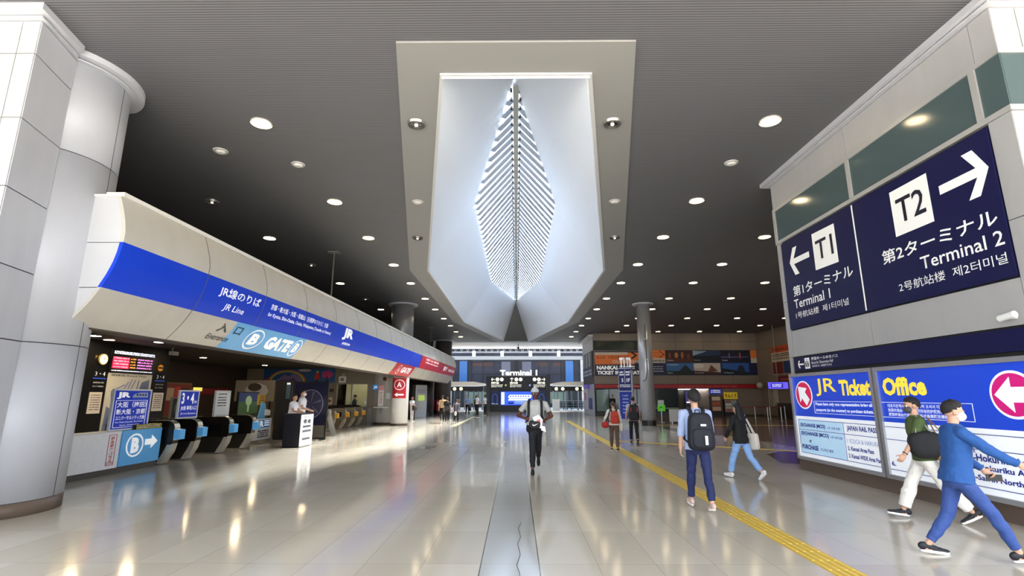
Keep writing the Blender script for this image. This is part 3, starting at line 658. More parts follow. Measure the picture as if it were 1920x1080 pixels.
# kiosk desk, black display, cabinet, A-frame
t = thing('kiosk_desk', 'black standing reception desk with a white printed front, two staff behind it', 'desk', (-7.4, 17.85, 0))
box('body', -.3, .26, -.5, .5, .03, 1.05, M('17161f', .35), t, .01); box('top', -.32, .29, -.52, .52, 1.05, 1.085, M('211f2b', .3), t); box('plinth', -.26, .22, -.46, .46, 0, .03, BLACK, t)
fr = box('front_panel', .26, .285, -.5, .5, .03, 1.05, WHITE, t)


bm = bmesh.new()
for a, b, z in ((-.35, .3, .22), (-.35, .35, .47), (-.35, .3, .62)): bx(bm, .285, .29, a, b, z, z + .07)
for cy, cz in ((-.18, .83), (.15, .82)): prism(bm, [(cy + .12 * math.cos(i * PI / 5) * (1 + .3 * (i % 2)), cz + .07 * math.sin(i * PI / 5)) for i in range(10)], .285, .29, 'x')
obj('front_print', bm, M('4a4e58', .5), t); bm = bmesh.new(); [bx(bm, .285, .289, -.35, .36, z, z + .025) for z in (.33, .37, .41, .55, .74, .95)]; obj('small_print', bm, M('a9acb4', .5), t)
t = thing('black_cabinet', 'tall matt black cabinet behind the kiosk desk, left of the glossy panel', 'cabinet', (-9.0, 20.4, 0))
box('body', -.42, .16, -.1, .5, .0, 2.24, M('08080a', .5), t, .01); box('screen', -.02 + .0, .14, -.108, -.1, 1.55, 2.1, M('3a4a52', .3, emit=.3), t); box('lit_label', -.01, .13, -.112, -.108, 2.1, 2.17, M('f0f0f0', .5, emit=.6), t)
t = thing('glossy_display_panel', 'big glossy dark panel in a black frame showing a pale round motif behind the staff', 'display', (-8.05, 20.35, 0))
frame_rect('frame', -.72, .68, .03, 2.22, .06, M('0a0a0c', .4), t, -.03, .09); box('screen', -.66, .62, 0, .03, .55, 2.16, M('25253a', .12), t); box('lower_panel', -.66, .62, -.005, .03, .09, .55, M('5d584e', .5), t)
ring_poly('round_motif', .0, 1.35, .5, .56, .03, M('7f7c92', .3), t, -.006); poly('motif_fill', ell(.0, 1.35, .46, .52), M('39384e', .2), t, -.004, .004)
bm = bmesh.new()
for k in range(6): a = k * PI / 3 + .3; prism(bm, [(.02 * math.cos(a), 1.35 + .02 * math.sin(a)), (.42 * math.cos(a + .09), 1.35 + .48 * math.sin(a + .09)), (.42 * math.cos(a - .09), 1.35 + .48 * math.sin(a - .09))], -.007, -.004)
obj('motif_ray', bm, M('55536a', .3), t)
for k in (-.6, .56): box('foot', k - .04, k + .04, -.25, .25, 0, .03, BLACK, t)
t = thing('a_frame_board', 'white folding A-frame board on the floor by the first yellow gate', 'sign board', (-8.1, 22.4, 0), R(40))
for s in (-1, 1):
    bm = bmesh.new(); prism(bm, [(s * .32, .02), (s * .34, .02), (s * .03, 1.1), (s * .0, 1.1)], -.3, .3, 'y'); o = obj('board', bm, WHITE, t); rod('leg', (s * .33, -.3, 0), (s * .02, -.3, 1.1), .015, STEEL, t)
t = thing('railing', 'low steel bar railing between the last yellow gate and the office wall', 'railing', (-8.75, 30.7, 0), PI / 2)
rod('top_rail', (0, 0, .92), (.95, 0, .92), .025, STEEL, t)
for k in range(7): rod('bar', (.04 + k * .145, 0, 0), (.04 + k * .145, 0, .92), .018, STEEL, t)
# interior information wall -------------------------------------------------------------------
t = lsign('information_wall', 'black information wall with train map and two white notices behind the counter', 'information wall', -12.5, 14.4)
box('wall_panel', 0, 4.05, 0, .3, 0, 3.3, M('0a0a0c', .3), t); box('map_sheet', 1.3, 3.2, -.02, 0, .55, 2.36, M('cfc8ba', .5, emit=.12), t)
bm = bmesh.new()
for k in range(7): tube(bm, [(1.45 + k * .25 + random.uniform(-.1, .1), -.026, .7 + random.uniform(0, .4)), (1.6 + k * .2, -.026, 1.2 + .1 * math.sin(k)), (1.5 + k * .25, -.026, 1.6 + .2 * math.cos(k * 2)), (2.0 + k * .15, -.026, 2.2 - random.uniform(0, .3))], .012, 5)
obj('map_line', bm, M('4a62a8', .5), t)
bm = bmesh.new(); prism(bm, [(1.35, .6), (2.0, .6), (1.7, 1.2), (1.4, 1.35)], -.024, -.02); prism(bm, [(2.6, 1.7), (3.1, 1.75), (3.1, 2.2), (2.75, 2.1)], -.024, -.02); obj('map_bay', bm, M('7d8cb0', .5), t)
text('路線図 Route Map', 1.4, 2.9, 2.25, 2.33, DARKJ, t, -.026)
for a, b in ((.72, 1.18), (3.4, 3.9)): o = box('notice', a, b, -.02, 0, 1.15, 1.77, M('d8cdc2', .5, emit=.15), t); lines(o, a + .05, b - .05, [1.25 + k * .07 for k in range(7)], .03, M('7a6a62', .5), -.024, 11)
for a in (.8, 3.45): text('3・4', a, a + .38, 2.25, 2.37, TXTW, t, -.01); box('stripe', a - .05, a + .42, -.012, 0, 2.16, 2.19, M('2c4ec0', .4, emit=.4), t); lines(t, a - .02, a + .4, [1.92, 2.03], .05, M('9a9aa0', .5), -.012, 7)
t = lsign('departure_board', 'dark electronic departure board with red and pink lit rows above the map', 'display board', -12.49, 15.65, 2.4)
box('case', 0, 1.95, -.06, -.01, -.02, .68, BLACK, t); lines(t, .08, 1.88, [.55, .6], .045, M('eef0ff', .5, emit=1.2), -.066, 21, 'lit_heading'); 
box('lit_block', .06, .75, -.066, -.06, .1, .46, M('e8204e', .5, emit=.9), t); lines(t, .1, .72, [.13, .22, .31, .4], .05, M('ff9ab0', .5, emit=1.2), -.07, 31, 'lit_row'); lines(t, .8, 1.05, [.13, .22, .31, .4], .05, M('ffae4a', .5, emit=.8), -.066, 32, 'lit_row'); lines(t, 1.1, 1.8, [.13, .22, .31, .4], .05, M('f08adf', .5, emit=1.), -.066, 33, 'lit_row'); lines(t, .06, 1.85, [.02], .035, M('eef0ff', .5, emit=.8), -.066, 22, 'lit_row')
t = lsign('wall_clock', 'round glowing cream wall clock left of the departure board', 'clock', -12.49, 15.02 + .35, 2.74)
bm = bmesh.new(); prism(bm, ell(0, 0, .17, .17), -.05, -.01); obj('case', bm, M('b99f5a', .3, .6), t); poly('dial', ell(0, 0, .145, .145), M('ffeec2', .4, emit=.9), t, -.056, .006)
box('hour_hand', -.008, .008, -.062, -.057, 0, .08, DARKJ, t); box('minute_hand', 0, .11, -.062, -.057, -.006, .006, DARKJ, t)
t = lsign('round_badge', 'small round amber badge sign on the black wall right of the departure board', 'sign', -12.49, 17.95, 2.62)
poly('disc', ell(0, 0, .13, .11, 20), M('d88a2a', .4, emit=.4), t, -.03, .02); box('stripe', -.13, .13, -.034, -.03, -.03, .03, M('4a2c18', .4), t)
t = lsign('red_poster', 'wooden framed red poster standing right of the black information wall', 'poster', -12.6, 18.5)
frame_rect('frame', 0, 1.5, .9, 2.15, .06, M('6b4a30', .5), t, -.03, .06); box('sheet', .06, 1.44, -.01, .02, .96, 2.09, M('7c2b22', .5), t); box('photo', .12, .5, -.016, -.01, 1.5, 1.95, M('b09a80', .5), t); box('photo', .9, 1.35, -.016, -.01, 1.2, 1.95, M('1f1c1c', .5), t); box('photo', .55, .85, -.016, -.01, 1.4, 2.0, M('b8322a', .5), t)
for k in (.1, 1.4): rod('leg', (k, .02, 0), (k, .02, .92), .03, M('4a3626', .5), t)
t = lsign('gate_camera', 'small grey camera hanging from the gate ceiling above the information wall', 'camera', -11.9, 17.6, 3.3)
rod('stem', (0, 0, 0), (0, 0, -.15), .02, STEEL, t); box('camera_body', -.08, .25, -.07, .07, -.26, -.13, M('a8a8a8', .4), t, .02)
t = lsign('red_counter_banner', 'long dark red banner over the shop counters deep inside the gates', 'banner', -15.9, 19.5, 0)
box('panel', 0, 9, 0, .1, 1.75, 2.05, M('7a1420', .5), t); text('お得なきっぷ  Tickets', .6, 3.4, 1.83, 1.96, M('e8c8c8', .5), t, -.006); box('pink_tag', 4.6, 5.4, -.02, 0, 1.72, 2.02, M('e88aa8', .5, emit=.3), t); box('lit_tag', 5.9, 6.6, -.03, -.01, 1.9, 2.08, M('f6e86a', .5, emit=.8), t); box('counter', 0, 9, 0, .4, 0, 1.0, M('2a201c', .5), t); box('back_panel', 0, 9, .1, .3, 1.0, 1.75, M('33241e', .5), t)
t = lsign('landscape_screen', 'dark screen showing a green landscape beyond the third black gate', 'screen', -12.5, 23.3)
box('case', 0, 1.85, -.02, .06, .8, 1.85, BLACK, t); box('sky_picture', .05, 1.8, -.03, -.02, 1.4, 1.8, M('26325c', .3, emit=.35), t); box('field_picture', .05, 1.8, -.03, -.02, .85, 1.4, M('3e5a34', .3, emit=.3), t); poly('tree_picture', ell(.9, 1.45, .28, .22, 18), M('8ea878', .3, emit=.4), t, -.036, .004); box('trunk_picture', .82, .98, -.036, -.032, .95, 1.3, M('8ea878', .3, emit=.4), t)
for k in (.3, 1.5): rod('post', (k, .02, 0), (k, .02, .8), .03, DARKJ, t)
t = lsign('yellow_notice', 'small yellow notice on a brown stand behind the pale blue pointing hand', 'notice', -10.6, 21.3)
box('sheet', 0, .62, 0, .02, 1.3, 1.72, M('d8b24a', .5), t); lines(t, .06, .55, [1.38, 1.47, 1.56, 1.64], .04, M('6a5420', .5), -.004, 9); box('stand', .25, .35, .02, .08, 0, 1.4, M('4c3a2a', .5), t)
for i, (x, y) in enumerate(((-12.0, 14.9), (-11.6, 13.9), (-11.0, 15.6), (-10.3, 20), (-10.3, 26), (-13.5, 22), (-13.5, 27.5))):  # lamps after the front three are added to brighten the gate interior
    t = thing('gate_ceiling_light', ['lit lamp in the gate ceiling over the departure board', 'lit lamp in the gate ceiling nearest the round column', 'lit lamp in the gate ceiling between fascia and departure board', 'added lit lamp in the gate ceiling above the kiosk desk', 'added lit lamp in the gate ceiling above the yellow gates', 'added lit lamp in the gate ceiling over the shop counters', 'added lit lamp in the gate ceiling in front of the mural'][i], 'ceiling light', (x, y, 3.3), 0, 'gate ceiling lights')
    bm = bmesh.new(); cyl(bm, (0, 0, -.03), (0, 0, 0), .14, n=20, caps=False); obj('trim_ring', bm, M('c9bfae', .4, .4), t); bm = bmesh.new(); cyl(bm, (0, 0, -.025), (0, 0, -.004), .12, n=20); obj('diffuser', bm, M('ffe6b8', .5, emit=80.), t)

# station office with mural (faces the camera) ---------------------------------------------------
OY = 31.5; WO = M('8a8072', .5, var=.08, bscale=2)
bm = bmesh.new(); bx(bm, -16.5, -10.92, OY, OY + .2, 0, 3.3); bx(bm, -9.02, -8.6, OY, OY + .2, 0, 3.3); bx(bm, -10.92, -9.02, OY, OY + .2, 2.4, 3.3); bx(bm, -10.92, -9.02, OY, OY + .2, 0, 1.0); struct('wall_office', bm, WO)
bm = bmesh.new(); bx(bm, -11.2, -8.8, OY + 2.6, OY + 2.7, 0, 3.3); struct('wall_office_back', bm, M('d8cfae', .6))
win3 = thing('window_3', None, None); win3['kind'] = 'structure'
bm = bmesh.new(); bx(bm, -10.95, -9.0, OY - .03, OY + .05, 2.36, 2.42); bx(bm, -10.95, -9.0, OY - .03, OY + .05, .98, 1.04)
for x in (-10.92, -10.0, -9.03): bx(bm, x - .03, x + .03, OY - .03, OY + .05, 1.0, 2.4)
obj('window_frame', bm, STEEL, win3); box('pane', -10.9, -9.05, OY + .0, OY + .01, 1.03, 2.37, glass('office_glass', 'f4f8f4', .08), win3)
t = thing('office_lamp', 'long lit ceiling lamp inside the station office window', 'lamp', (-9.95, OY + 1.2, 3.1)); box('case', -.9, .9, -.12, .12, 0, .2, WHITE, t); box('tube', -.85, .85, -.08, .08, -.03, 0, M('fff4d8', .5, emit=12.), t)
t = thing('office_shelf', 'pale cabinet with papers seen through the station office window', 'cabinet', (-9.5, OY + 2.2, 0)); box('body', -.35, .5, -.2, .3, 0, 1.5, M('cfd6cc', .5), t)
for k in range(4): box('paper', -.25 + k * .18, -.12 + k * .18, -.215, -.2, 1.1, 1.35, WHITE, t)
MU = thing('mural', 'wide painted mural with a rainbow and pink tree above the station office', 'mural', (0, OY, 0))
box('board', -15.45, -11.08, -.04, 0, 2.45, 3.3, M('2c5a94', .5), MU); D = -.045
def arcp(cx, cz, r0, r1, a0, a1, n=24): return [(cx + r0 * math.cos(a0 + (a1 - a0) * i / n), cz + r0 * .62 * math.sin(a0 + (a1 - a0) * i / n)) for i in range(n + 1)] + [(cx + r1 * math.cos(a1 - (a1 - a0) * i / n), cz + r1 * .62 * math.sin(a1 - (a1 - a0) * i / n)) for i in range(n + 1)]
for k, c in enumerate(('c8604a', 'd89a4a', 'd8cf6a', '6aa06a', '5a76b8')): poly('rainbow_band', arcp(-14.0, 2.5, 1.18 - k * .06, 1.12 - k * .06, .05, PI - .05), M(c, .5), MU, D - k * .0005, .004)
poly('hill', [(-15.1, 2.47), (-14.6, 2.65), (-14.2, 2.95), (-13.9, 2.85), (-13.6, 3.02), (-13.2, 2.8), (-12.9, 2.47)], M('8a7aa8', .5), MU, D - .004, .003); poly('hill', [(-14.7, 2.47), (-14.3, 2.65), (-13.9, 2.6), (-13.6, 2.75), (-13.3, 2.47)], M('5a4a80', .5), MU, D - .007, .003)
poly('cloud', ell(-12.95, 3.2, .4, .08, 20), M('c8b8c0', .5), MU, D - .004, .003); poly('red_coat', [(-12.32, 2.65), (-12.0, 2.65), (-12.05, 3.0), (-12.16, 3.06), (-12.28, 3.0)], M('d8302c', .5), MU, D - .004, .003); poly('figure_head', ell(-12.16, 3.1, .07, .07, 14), M('d8b44a', .5), MU, D - .005, .003); box('figure_leg', -12.2, -12.12, D - .004, D, 2.5, 2.66, DARKJ, MU)
tr = [(-11.55 + (.34 + .04 * math.cos(5 * a)) * math.cos(a), 2.95 + (.24 + .03 * math.sin(7 * a)) * math.sin(a)) for a in [2 * PI * i / 30 for i in range(30)]]
poly('tree_crown', tr, M('c0447c', .5), MU, D - .004, .003); poly('tree_trunk', [(-11.62, 2.47), (-11.5, 2.47), (-11.53, 2.85), (-11.59, 2.85)], M('2a1c24', .5), MU, D - .006, .003); poly('green_bush', ell(-15.2, 2.6, .18, .12, 16), M('a83a3a', .5), MU, D - .004, .003)
t = thing('mural_panel_cutout', 'grey and white cut-out panel below the left end of the mural', 'panel', (-15.4, 26.3, 0), 0)
box('panel', -1.2 + 2.3, 3.1, -.02, .02, 1.4, 2.45, M('b0a594', .5), t); poly('picture', ell(2.2, 1.9, .6, .42, 9), M('ece8e2', .5), t, -.03, .01); poly('picture', ell(2.1, 2.1, .35, .2, 12), M('5a5148', .5), t, -.034, .004); box('leg', 1.3, 1.36, -.02, .02, 0, 1.4, DARKJ, t); box('leg', 2.9, 2.96, -.02, .02, 0, 1.4, DARKJ, t)
t = thing('alarm_box', 'white alarm box with a round bell on the office wall above the window', 'alarm', (-10.6, OY, 2.46)); box('case', -.2, .2, -.1, 0, 0, .38, WHITE, t); rod('bell', (.06, -.14, .48), (.06, 0, .48), .09, M('b8a890', .4), t); box('label_plate', -.1, .1, -.105, -.1, .1, .28, M('8a8a84', .5), t)
t = thing('wall_poster', 'small framed paper poster on the office wall left of the window', 'poster', (-11.3, OY, 1.15)); box('frame', -.17, .17, -.03, 0, 0, .44, M('c8b8a0', .5), t); box('sheet', -.14, .14, -.034, -.03, .03, .41, M('e8d8c8', .5), t); box('photo', -.08, .08, -.037, -.034, .15, .3, M('8a3a3a', .5), t)
t = thing('entrance_plate', 'small dark plate on the office wall above the paper poster', 'plate', (-11.3, OY, 1.9)); box('plate', -.2, .2, -.02, 0, 0, .2, M('4a3a28', .5), t)
# wall between the office and the pier, with counter
t0 = Vector((-8.6, 31.5)); t1 = Vector((-7.15, 31.0))
bm = bmesh.new(); prism(bm, [(-8.6, 31.5), (-8.35, 31.28), (-7.9, 31.15), (-7.1, 31.05), (-7.1, 31.4), (-8.6, 31.9)], .12, 3.3, 'z'); struct('wall_pier', bm, M('c9c7c4', .4, .15))
bm = bmesh.new(); prism(bm, [(-8.62, 31.48), (-8.35, 31.26), (-7.9, 31.13), (-7.1, 31.03), (-7.1, 31.4), (-8.6, 31.9)], 0, .12, 'z'); struct('baseboard_pier', bm, M('5a4a3e', .4))
t = thing('gate_pier', 'white half-round pier carrying the red circled A sign', 'pier', (-6.8, 30.4, 0)); t['kind'] = 'structure'; del t['label']; del t['category']
bm = bmesh.new(); cyl(bm, (0, 0, .12), (0, 0, 4.0), .49, n=48); o = obj('shaft', bm, M('dedcda', .4), t, True); bm = bmesh.new(); cyl(bm, (0, 0, 0), (0, 0, .12), .5, n=32); obj('plinth', bm, M('5a4a3e', .4), t)
t = thing('gate_sign', 'red sign with a circled letter A and left arrow on the white pier', 'sign', (-6.8, 30.4, 0), R(8))
def wrap(r): return lambda x, z: (r * math.sin(x / r), -r * math.cos(x / r), z)
def wrap_sheet(name, pts, mat, parent, r):
    bm = bmesh.new(); vs = [bm.verts.new((x, 0, z)) for x, z in pts]; f = bm.faces.new(vs)
    for k in range(-9, 10): bmesh.ops.bisect_plane(bm, geom=bm.verts[:] + bm.edges[:] + bm.faces[:], plane_co=(k * .06, 0, 0), plane_no=(1, 0, 0))
    for v in bm.verts: v.co = wrap(r)(v.co.x, v.co.z)
    return obj(name, bm, mat, parent)
wrap_sheet('panel', [(-.5, 1.54), (.4, 1.54), (.4, 2.7), (-.5, 2.7)], M('cf2a36', .4, emit=.05), t, .497)
text('A', -.17, .11, 2.16, 2.45, TXTW, t, bold=.025, fmap=wrap(.502)); wrap_sheet('arrow', arrow_pts(-.04, 1.74, .56, .24, .09, PI, .35), TXTW, t, .501)
bm = bmesh.new(); n = 36; f = wrap(.503); A = [bm.verts.new(f(-.03 + .33 * math.cos(2 * PI * i / n), 2.3 + .3 * math.sin(2 * PI * i / n))) for i in range(n)]; B = [bm.verts.new(f(-.03 + .29 * math.cos(2 * PI * i / n), 2.3 + .26 * math.sin(2 * PI * i / n))) for i in range(n)]
for i in range(n): bm.faces.new((A[i], A[(i + 1) % n], B[(i + 1) % n], B[i]))
obj('letter_ring', bm, TXTW, t)
t = thing('counter_shelf', 'small white wall shelf left of the white pier', 'shelf', (-8.0, 31.15, .98)); box('shelf_board', -.42, .36, -.45, .08, 0, .05, WHITE, t); box('bracket', -.03, .03, -.35, .08, -.3, 0, STEEL, t)
t = thing('station_lightbox', 'small blue lit box sign with white letters on the wall above the shelf', 'sign', (-8.52, 31.35, 2.04), R(30)); box('case', -.17, .17, -.08, 0, 0, .28, M('2c86d8', .4, emit=.4), t); text('JR', -.13, .13, .07, .2, TXTW, t, -.086, .05)
t = thing('wall_banner', 'tall narrow white and pink paper banner hung above the shelf', 'banner', (-8.12, 31.15, 1.05), R(15)); box('sheet', -.15, .15, -.03, 0, 0, 1.25, M('f0ece8', .5), t); box('pink_head', -.15, .15, -.034, -.03, .95, 1.25, M('e8a0a8', .5), t); lines(t, -.1, .1, [.2 + k * .1 for k in range(7)], .05, M('b85a64', .5), -.034, 14)
t = thing('blue_notice', 'pair of small blue and white notices on the wall left of the red A sign', 'notice', (-7.5, 31.08, 1.5)); box('sheet', -.28, .0, -.03, 0, 0, .34, M('e8ecf0', .5), t); box('sheet', .02, .27, -.03, 0, 0, .36, M('4a86c8', .5), t)
t = thing('wall_speaker', 'small dark camera and white speaker on the wall left of the white pier', 'speaker', (-7.7, 31.1, 2.5)); box('speaker_box', .0, .3, -.15, 0, 0, .2, M('d0cac0', .4), t, .02); bm = bmesh.new(); bmesh.ops.create_uvsphere(bm, u_segments=12, v_segments=8, radius=.11); bmesh.ops.translate(bm, vec=(-.2, -.12, .16), verts=bm.verts[:]); obj('red_lamp', bm, M('6a1c1c', .3), t, True)
t = thing('ticket_machine', 'tall white ticket machine in the recess beyond the red A sign', 'ticket machine', (-7.9, 42.6, 0), R(35)); box('body', -.55, .45, -.35, .35, 0, 2.55, M('dcdcde', .4), t, .02); box('screen', -.3, .25, -.36, -.35, 1.3, 1.75, M('b8d86a', .4, emit=.5), t); box('label_panel', -.4, .3, -.36, -.35, 1.9, 2.2, M('c0c4d8', .5), t); box('blue_side', .45, .47, -.35, .35, .3, 2.4, M('8aa2e0', .4), t)
for i, (x, y) in enumerate(((-8.7, 49.2), (-8.0, 49.4), (-7.3, 49.6))):
    t = thing('red_gate', ['leftmost small red ticket gate in the far left recess', 'middle small red ticket gate in the far left recess', 'rightmost small red ticket gate in the far left recess'][i], 'ticket gate', (x, y, 0), 0, 'small red gates')
    box('body', -.24, .24, -.5, .5, .35, 1.3, M('b8283e', .4), t, .03); box('base', -.18, .18, -.45, .45, 0, .35, M('5a2228', .4), t); box('screen', -.14, .14, -.52, -.5, .9, 1.15, M('e8b0b8', .4, emit=.2), t)
t = thing('framed_notice', 'pale framed notice on the dark wall above the small red gates', 'notice', (-7.9, 51.9, 1.9)); box('frame', -.5, .5, -.06, 0, 0, .8, M('5c5a52', .5), t); box('sheet', -.43, .43, -.07, -.06, .07, .73, M('b8b4a0', .5), t)
# ------------------------------------------------------------------ shop wall across the hall (faces the camera, y = 45)
NY = 45.0
sw = thing('wall_shop_front', None, None); sw['kind'] = 'structure'
BRP = M('8d7f72', .45, var=.1, bscale=.6)
xs = [6.75, 9.2, 11.6, 14.0, 16.4, 18.8, 21.1]
panels('cladding', [(a, b, z0, z1) for a, b in zip(xs, xs[1:]) for z0, z1 in ((2.68, 3.45), (5.6, 6.35), (6.35, 7.1))] + [(a, b, 3.45, 5.6) for a, b in zip(xs, xs[1:])] + [(15.6, 18.4, 0.1, 2.3), (18.4, 21.1, .1, 2.3)], NY - .03, BRP, axis='y', parent=sw, gap=.03)
panels('wall_shop_return', [(a, b, z0, z1) for a, b in ((38.6, 41.8), (41.8, 45), (35.4, 38.6), (32.2, 35.4), (29, 32.2)) for z0, z1 in ((0.1, 2.68), (2.68, 5.6), (5.6, 7.1))], 21.07, BRP, gap=.03)
win4 = thing('window_4', None, None); win4['kind'] = 'structure'
box('pane', 6.8, 10.6, NY - .06, NY - .04, 5.62, 6.4, M('28332a', .12), win4)
bm = bmesh.new(); bx(bm, 6.75, 10.65, NY - .09, NY - .03, 6.36, 6.45); bx(bm, 6.75, 10.65, NY - .09, NY - .03, 5.58, 5.64)
for x in (6.8, 8.2, 9.4, 10.6): bx(bm, x - .025, x + .025, NY - .09, NY - .03, 5.62, 6.4)
obj('window_frame', bm, M('1c1c1b', .4), win4)
win5 = thing('window_5', None, None); win5['kind'] = 'structure'
box('pane', 6.85, 13.9, NY - .05, NY - .04, .32, 2.25, M('1b211f', .1), win5)
bm = bmesh.new(); bx(bm, 6.75, 14, NY - .08, NY - .02, .0, .34)
for x in (6.8, 8.0, 9.2, 10.4, 12.2, 13.95): bx(bm, x - .03, x + .03, NY - .09, NY - .03, .3, 2.3)
obj('window_frame', bm, M('2a2826', .4), win5)
box('green_pane', 6.9, 7.95, NY - .075, NY - .055, .4, 2.2, M('71857c', .15), win5); box('bright_sill', 11.8, 13.9, NY - .1, NY - .05, .62, .68, M('a8c8a0', .4), win5)
def nsign(name, label, cat, x, z): return thing(name, label, cat, (x, NY - .03, z))
ORG = M('e8792c', .45, emit=.05)
t = nsign('shop_banner', 'wide orange and navy banner with big white ticket information lettering', 'banner', 6.85, 3.4); D = -.052
box('board', 0, 4.72, -.05, 0, 0, 2.1, M('141b3d', .45), t); box('orange_field', .02, 4.7, D, D + .004, .97, 2.0, ORG, t); box('white_strip', .02, 2.9, D - .004, D, 1.8, 2.02, M('d8cdc0', .5), t)
poly('arrow_tip', [(3.1, 2.05), (3.5, 1.75), (3.1, 1.45), (3.35, 1.45), (3.75, 1.75), (3.35, 2.05)], M('2a1a14', .5), t, D - .005, .004); poly('dark_corner', [(3.4, .97), (4.72, .97), (4.72, 1.95), (4.0, 1.6)], M('141b3d', .45), t, D - .006, .005)
text('なんば・大阪方面のりば', .15, 3.0, 1.45, 1.75, M('8a3c14', .5), t, D - .006, .02); text('OSAKA NAMBA', 1.55, 4.3, 1.06, 1.34, M('f2e0cc', .5), t, D - .008, .02); text('NANKAI', .15, 1.95, .52, .86, TXTW, t, D - .004, .04); text('TICKET INFORMATION', .18, 4.66, .1, .42, TXTW, t, D - .004, .04); lines(t, 2.15, 3.5, [.6, .76], .09, TXTW, D - .004, 3)
t = nsign('photo_banner', 'wide banner of six travel photos with an orange label at its left end', 'banner', 11.6, 3.44); D = -.052
box('board', 0, 9.35, -.05, 0, 0, 2.15, M('17204a', .45), t); box('orange_field', 0, 1.42, D, D + .004, 1.45, 2.15, ORG, t); box('orange_field', 8.85, 9.35, D, D + .004, 1.45, 2.15, ORG, t); box('white_field', 0, 1.42, D, D + .004, 1.05, 1.45, M('e0d6c8', .5), t); box('white_field', 8.85, 9.35, D, D + .004, 1.05, 1.45, M('d8cfc0', .5), t)
text('NANKAI', .25, 1.35, 1.13, 1.35, M('2a2220', .5), t, D - .004, .02, shear=.2); lines(t, .15, 1.2, [.3, .5, .7], .09, M('c8ccd8', .5), D - .004, 4)
for k in range(3): box('arrow_line', .05, 1.0, D - .004, D, 1.62 + k * .17, 1.65 + k * .17, M('3a2014', .5), t)
poly('arrow_tip', [(.85, 2.1), (1.25, 1.8), (.85, 1.5), (.97, 1.5), (1.38, 1.8), (.97, 2.1)], M('3a2014', .5), t, D - .004, .003)
def photo(x0, x1, z0, z1, base, shapes, cap):
    p = box('photo', x0, x1, D - .004, D, z0, z1, M(base, .5), t)
    w, h = x1 - x0, z1 - z0
    for i, (pts, c) in enumerate(shapes): poly('photo_shape', [(x0 + a * w, z0 + b * h) for a, b in pts], M(c, .5), p, D - .008 - .003 * i, .003)
    text(cap, x0 + .08, x0 + .08 + .11 * len(cap), z0 + .1, z0 + .22, M('d8d8d8', .5), p, D - .03, .01)
el = lambda cx, cy, rx, ry: ell(cx, cy, rx, ry, 14)
px = [1.46, 3.83, 6.3]; wd = 2.33
photo(px[0], px[0] + wd, 1.12, 2.12, '3a1c14', [([(0, 0), (1, 0), (1, .35), (0, .25)], '5a2c1c'), (el(.4, .6, .07, .25), 'c88a50'), (el(.15, .55, .05, .3), '8a4a28'), (el(.62, .6, .05, .3), 'b86a3c'), (el(.85, .5, .06, .25), '7a3a28')], 'Osaka')
photo(px[1], px[1] + wd, 1.12, 2.12, '0c1426', [([(0, .55), (.55, .95), (0, 1)], '9ab4cc'), ([(0, .5), (1, .6), (1, 1), (.6, 1)], '24385c')], 'Kyoto')
photo(px[2], px[2] + wd, 1.12, 2.12, '0d1428', [([(0, .35), (1, .4), (1, .5), (0, .5)], '5a4a80'), (el(.7, .55, .03, .3), 'c84a5c'), (el(.3, .55, .03, .25), '6a5aa8')], 'Kobe')
photo(px[0], px[0] + wd, .04, 1.04, '3f72b0', [([(0, 0), (1, 0), (1, .35), (0, .3)], '10261c'), ([(.45, .3), (.72, .85), (.95, .3)], '1c2a30'), (el(.25, .85, .25, .08), '8ab0d8')], 'Nara')
photo(px[1], px[1] + wd, .04, 1.04, 'd8c8bc', [([(0, 0), (1, 0), (1, .2), (0, .35)], '4a2c26'), ([(.5, .2), (.65, .85), (.9, .3)], '7a4a3c'), (el(.2, .75, .2, .2), 'f0e6e0')], 'Koyasan')
photo(px[2], px[2] + wd, .04, 1.04, '2f62b4', [([(0, 0), (1, 0), (1, .2), (0, .55)], '122436'), ([(.55, .2), (.62, .75), (.7, .85), (.78, .75), (.85, .2)], '1c2c44'), ([(.5, .5), (.9, .5), (.7, .62)], '1a2638')], 'Wakayama')
t = nsign('red_fascia_strip', 'long dark red strip sign above the shop doors', 'sign', 6.82, 2.33); box('board', 0, 14.05, -.12, 0, 0, .32, M('a81420', .4, emit=.04), t); text('関西空港駅  南海電車のりば', 1.9, 4.3, .1, .22, M('e8d0d0', .5), t, -.126); text('NANKAI ELECTRIC RAILWAY  KANSAI AIRPORT STATION  TICKET', 7.2, 12.2, .1, .2, M('e88a80', .5), t, -.126)
t = nsign('lit_ceiling_strip', 'bright white lit strip under the red sign over the shop screens', 'lamp', 13.9, 2.22); box('case', 0, 2.6, -.3, -.06, .02, .1, WHITE, t); box('diffuser', .05, 2.55, -.28, -.08, -.01, .02, M('f6f6ff', .5, emit=5.), t)
def vscreen(name, label, cat, x, z0, w, h, col, em, parts):
    t = thing(name, label, cat, (x, NY - .4, 0)); box('cabinet', 0, w, 0, .3, 0, z0 + h, M('2a2a30', .4), t); box('screen', .05, w - .05, -.012, 0, z0 + .05, z0 + h - .05, M(col, .4, emit=em), t); parts(t); return t
vscreen('display_cabinet', 'purple-blue lit display cabinet by the shop wall under the bright lit strip', 'display', 14.4, 1.0, 1.0, 1.15, '3a3468', .8, lambda t: box('lit_bar', .1, .9, -.018, -.012, 1.1, 1.2, M('c8d0ff', .5, emit=2.), t))
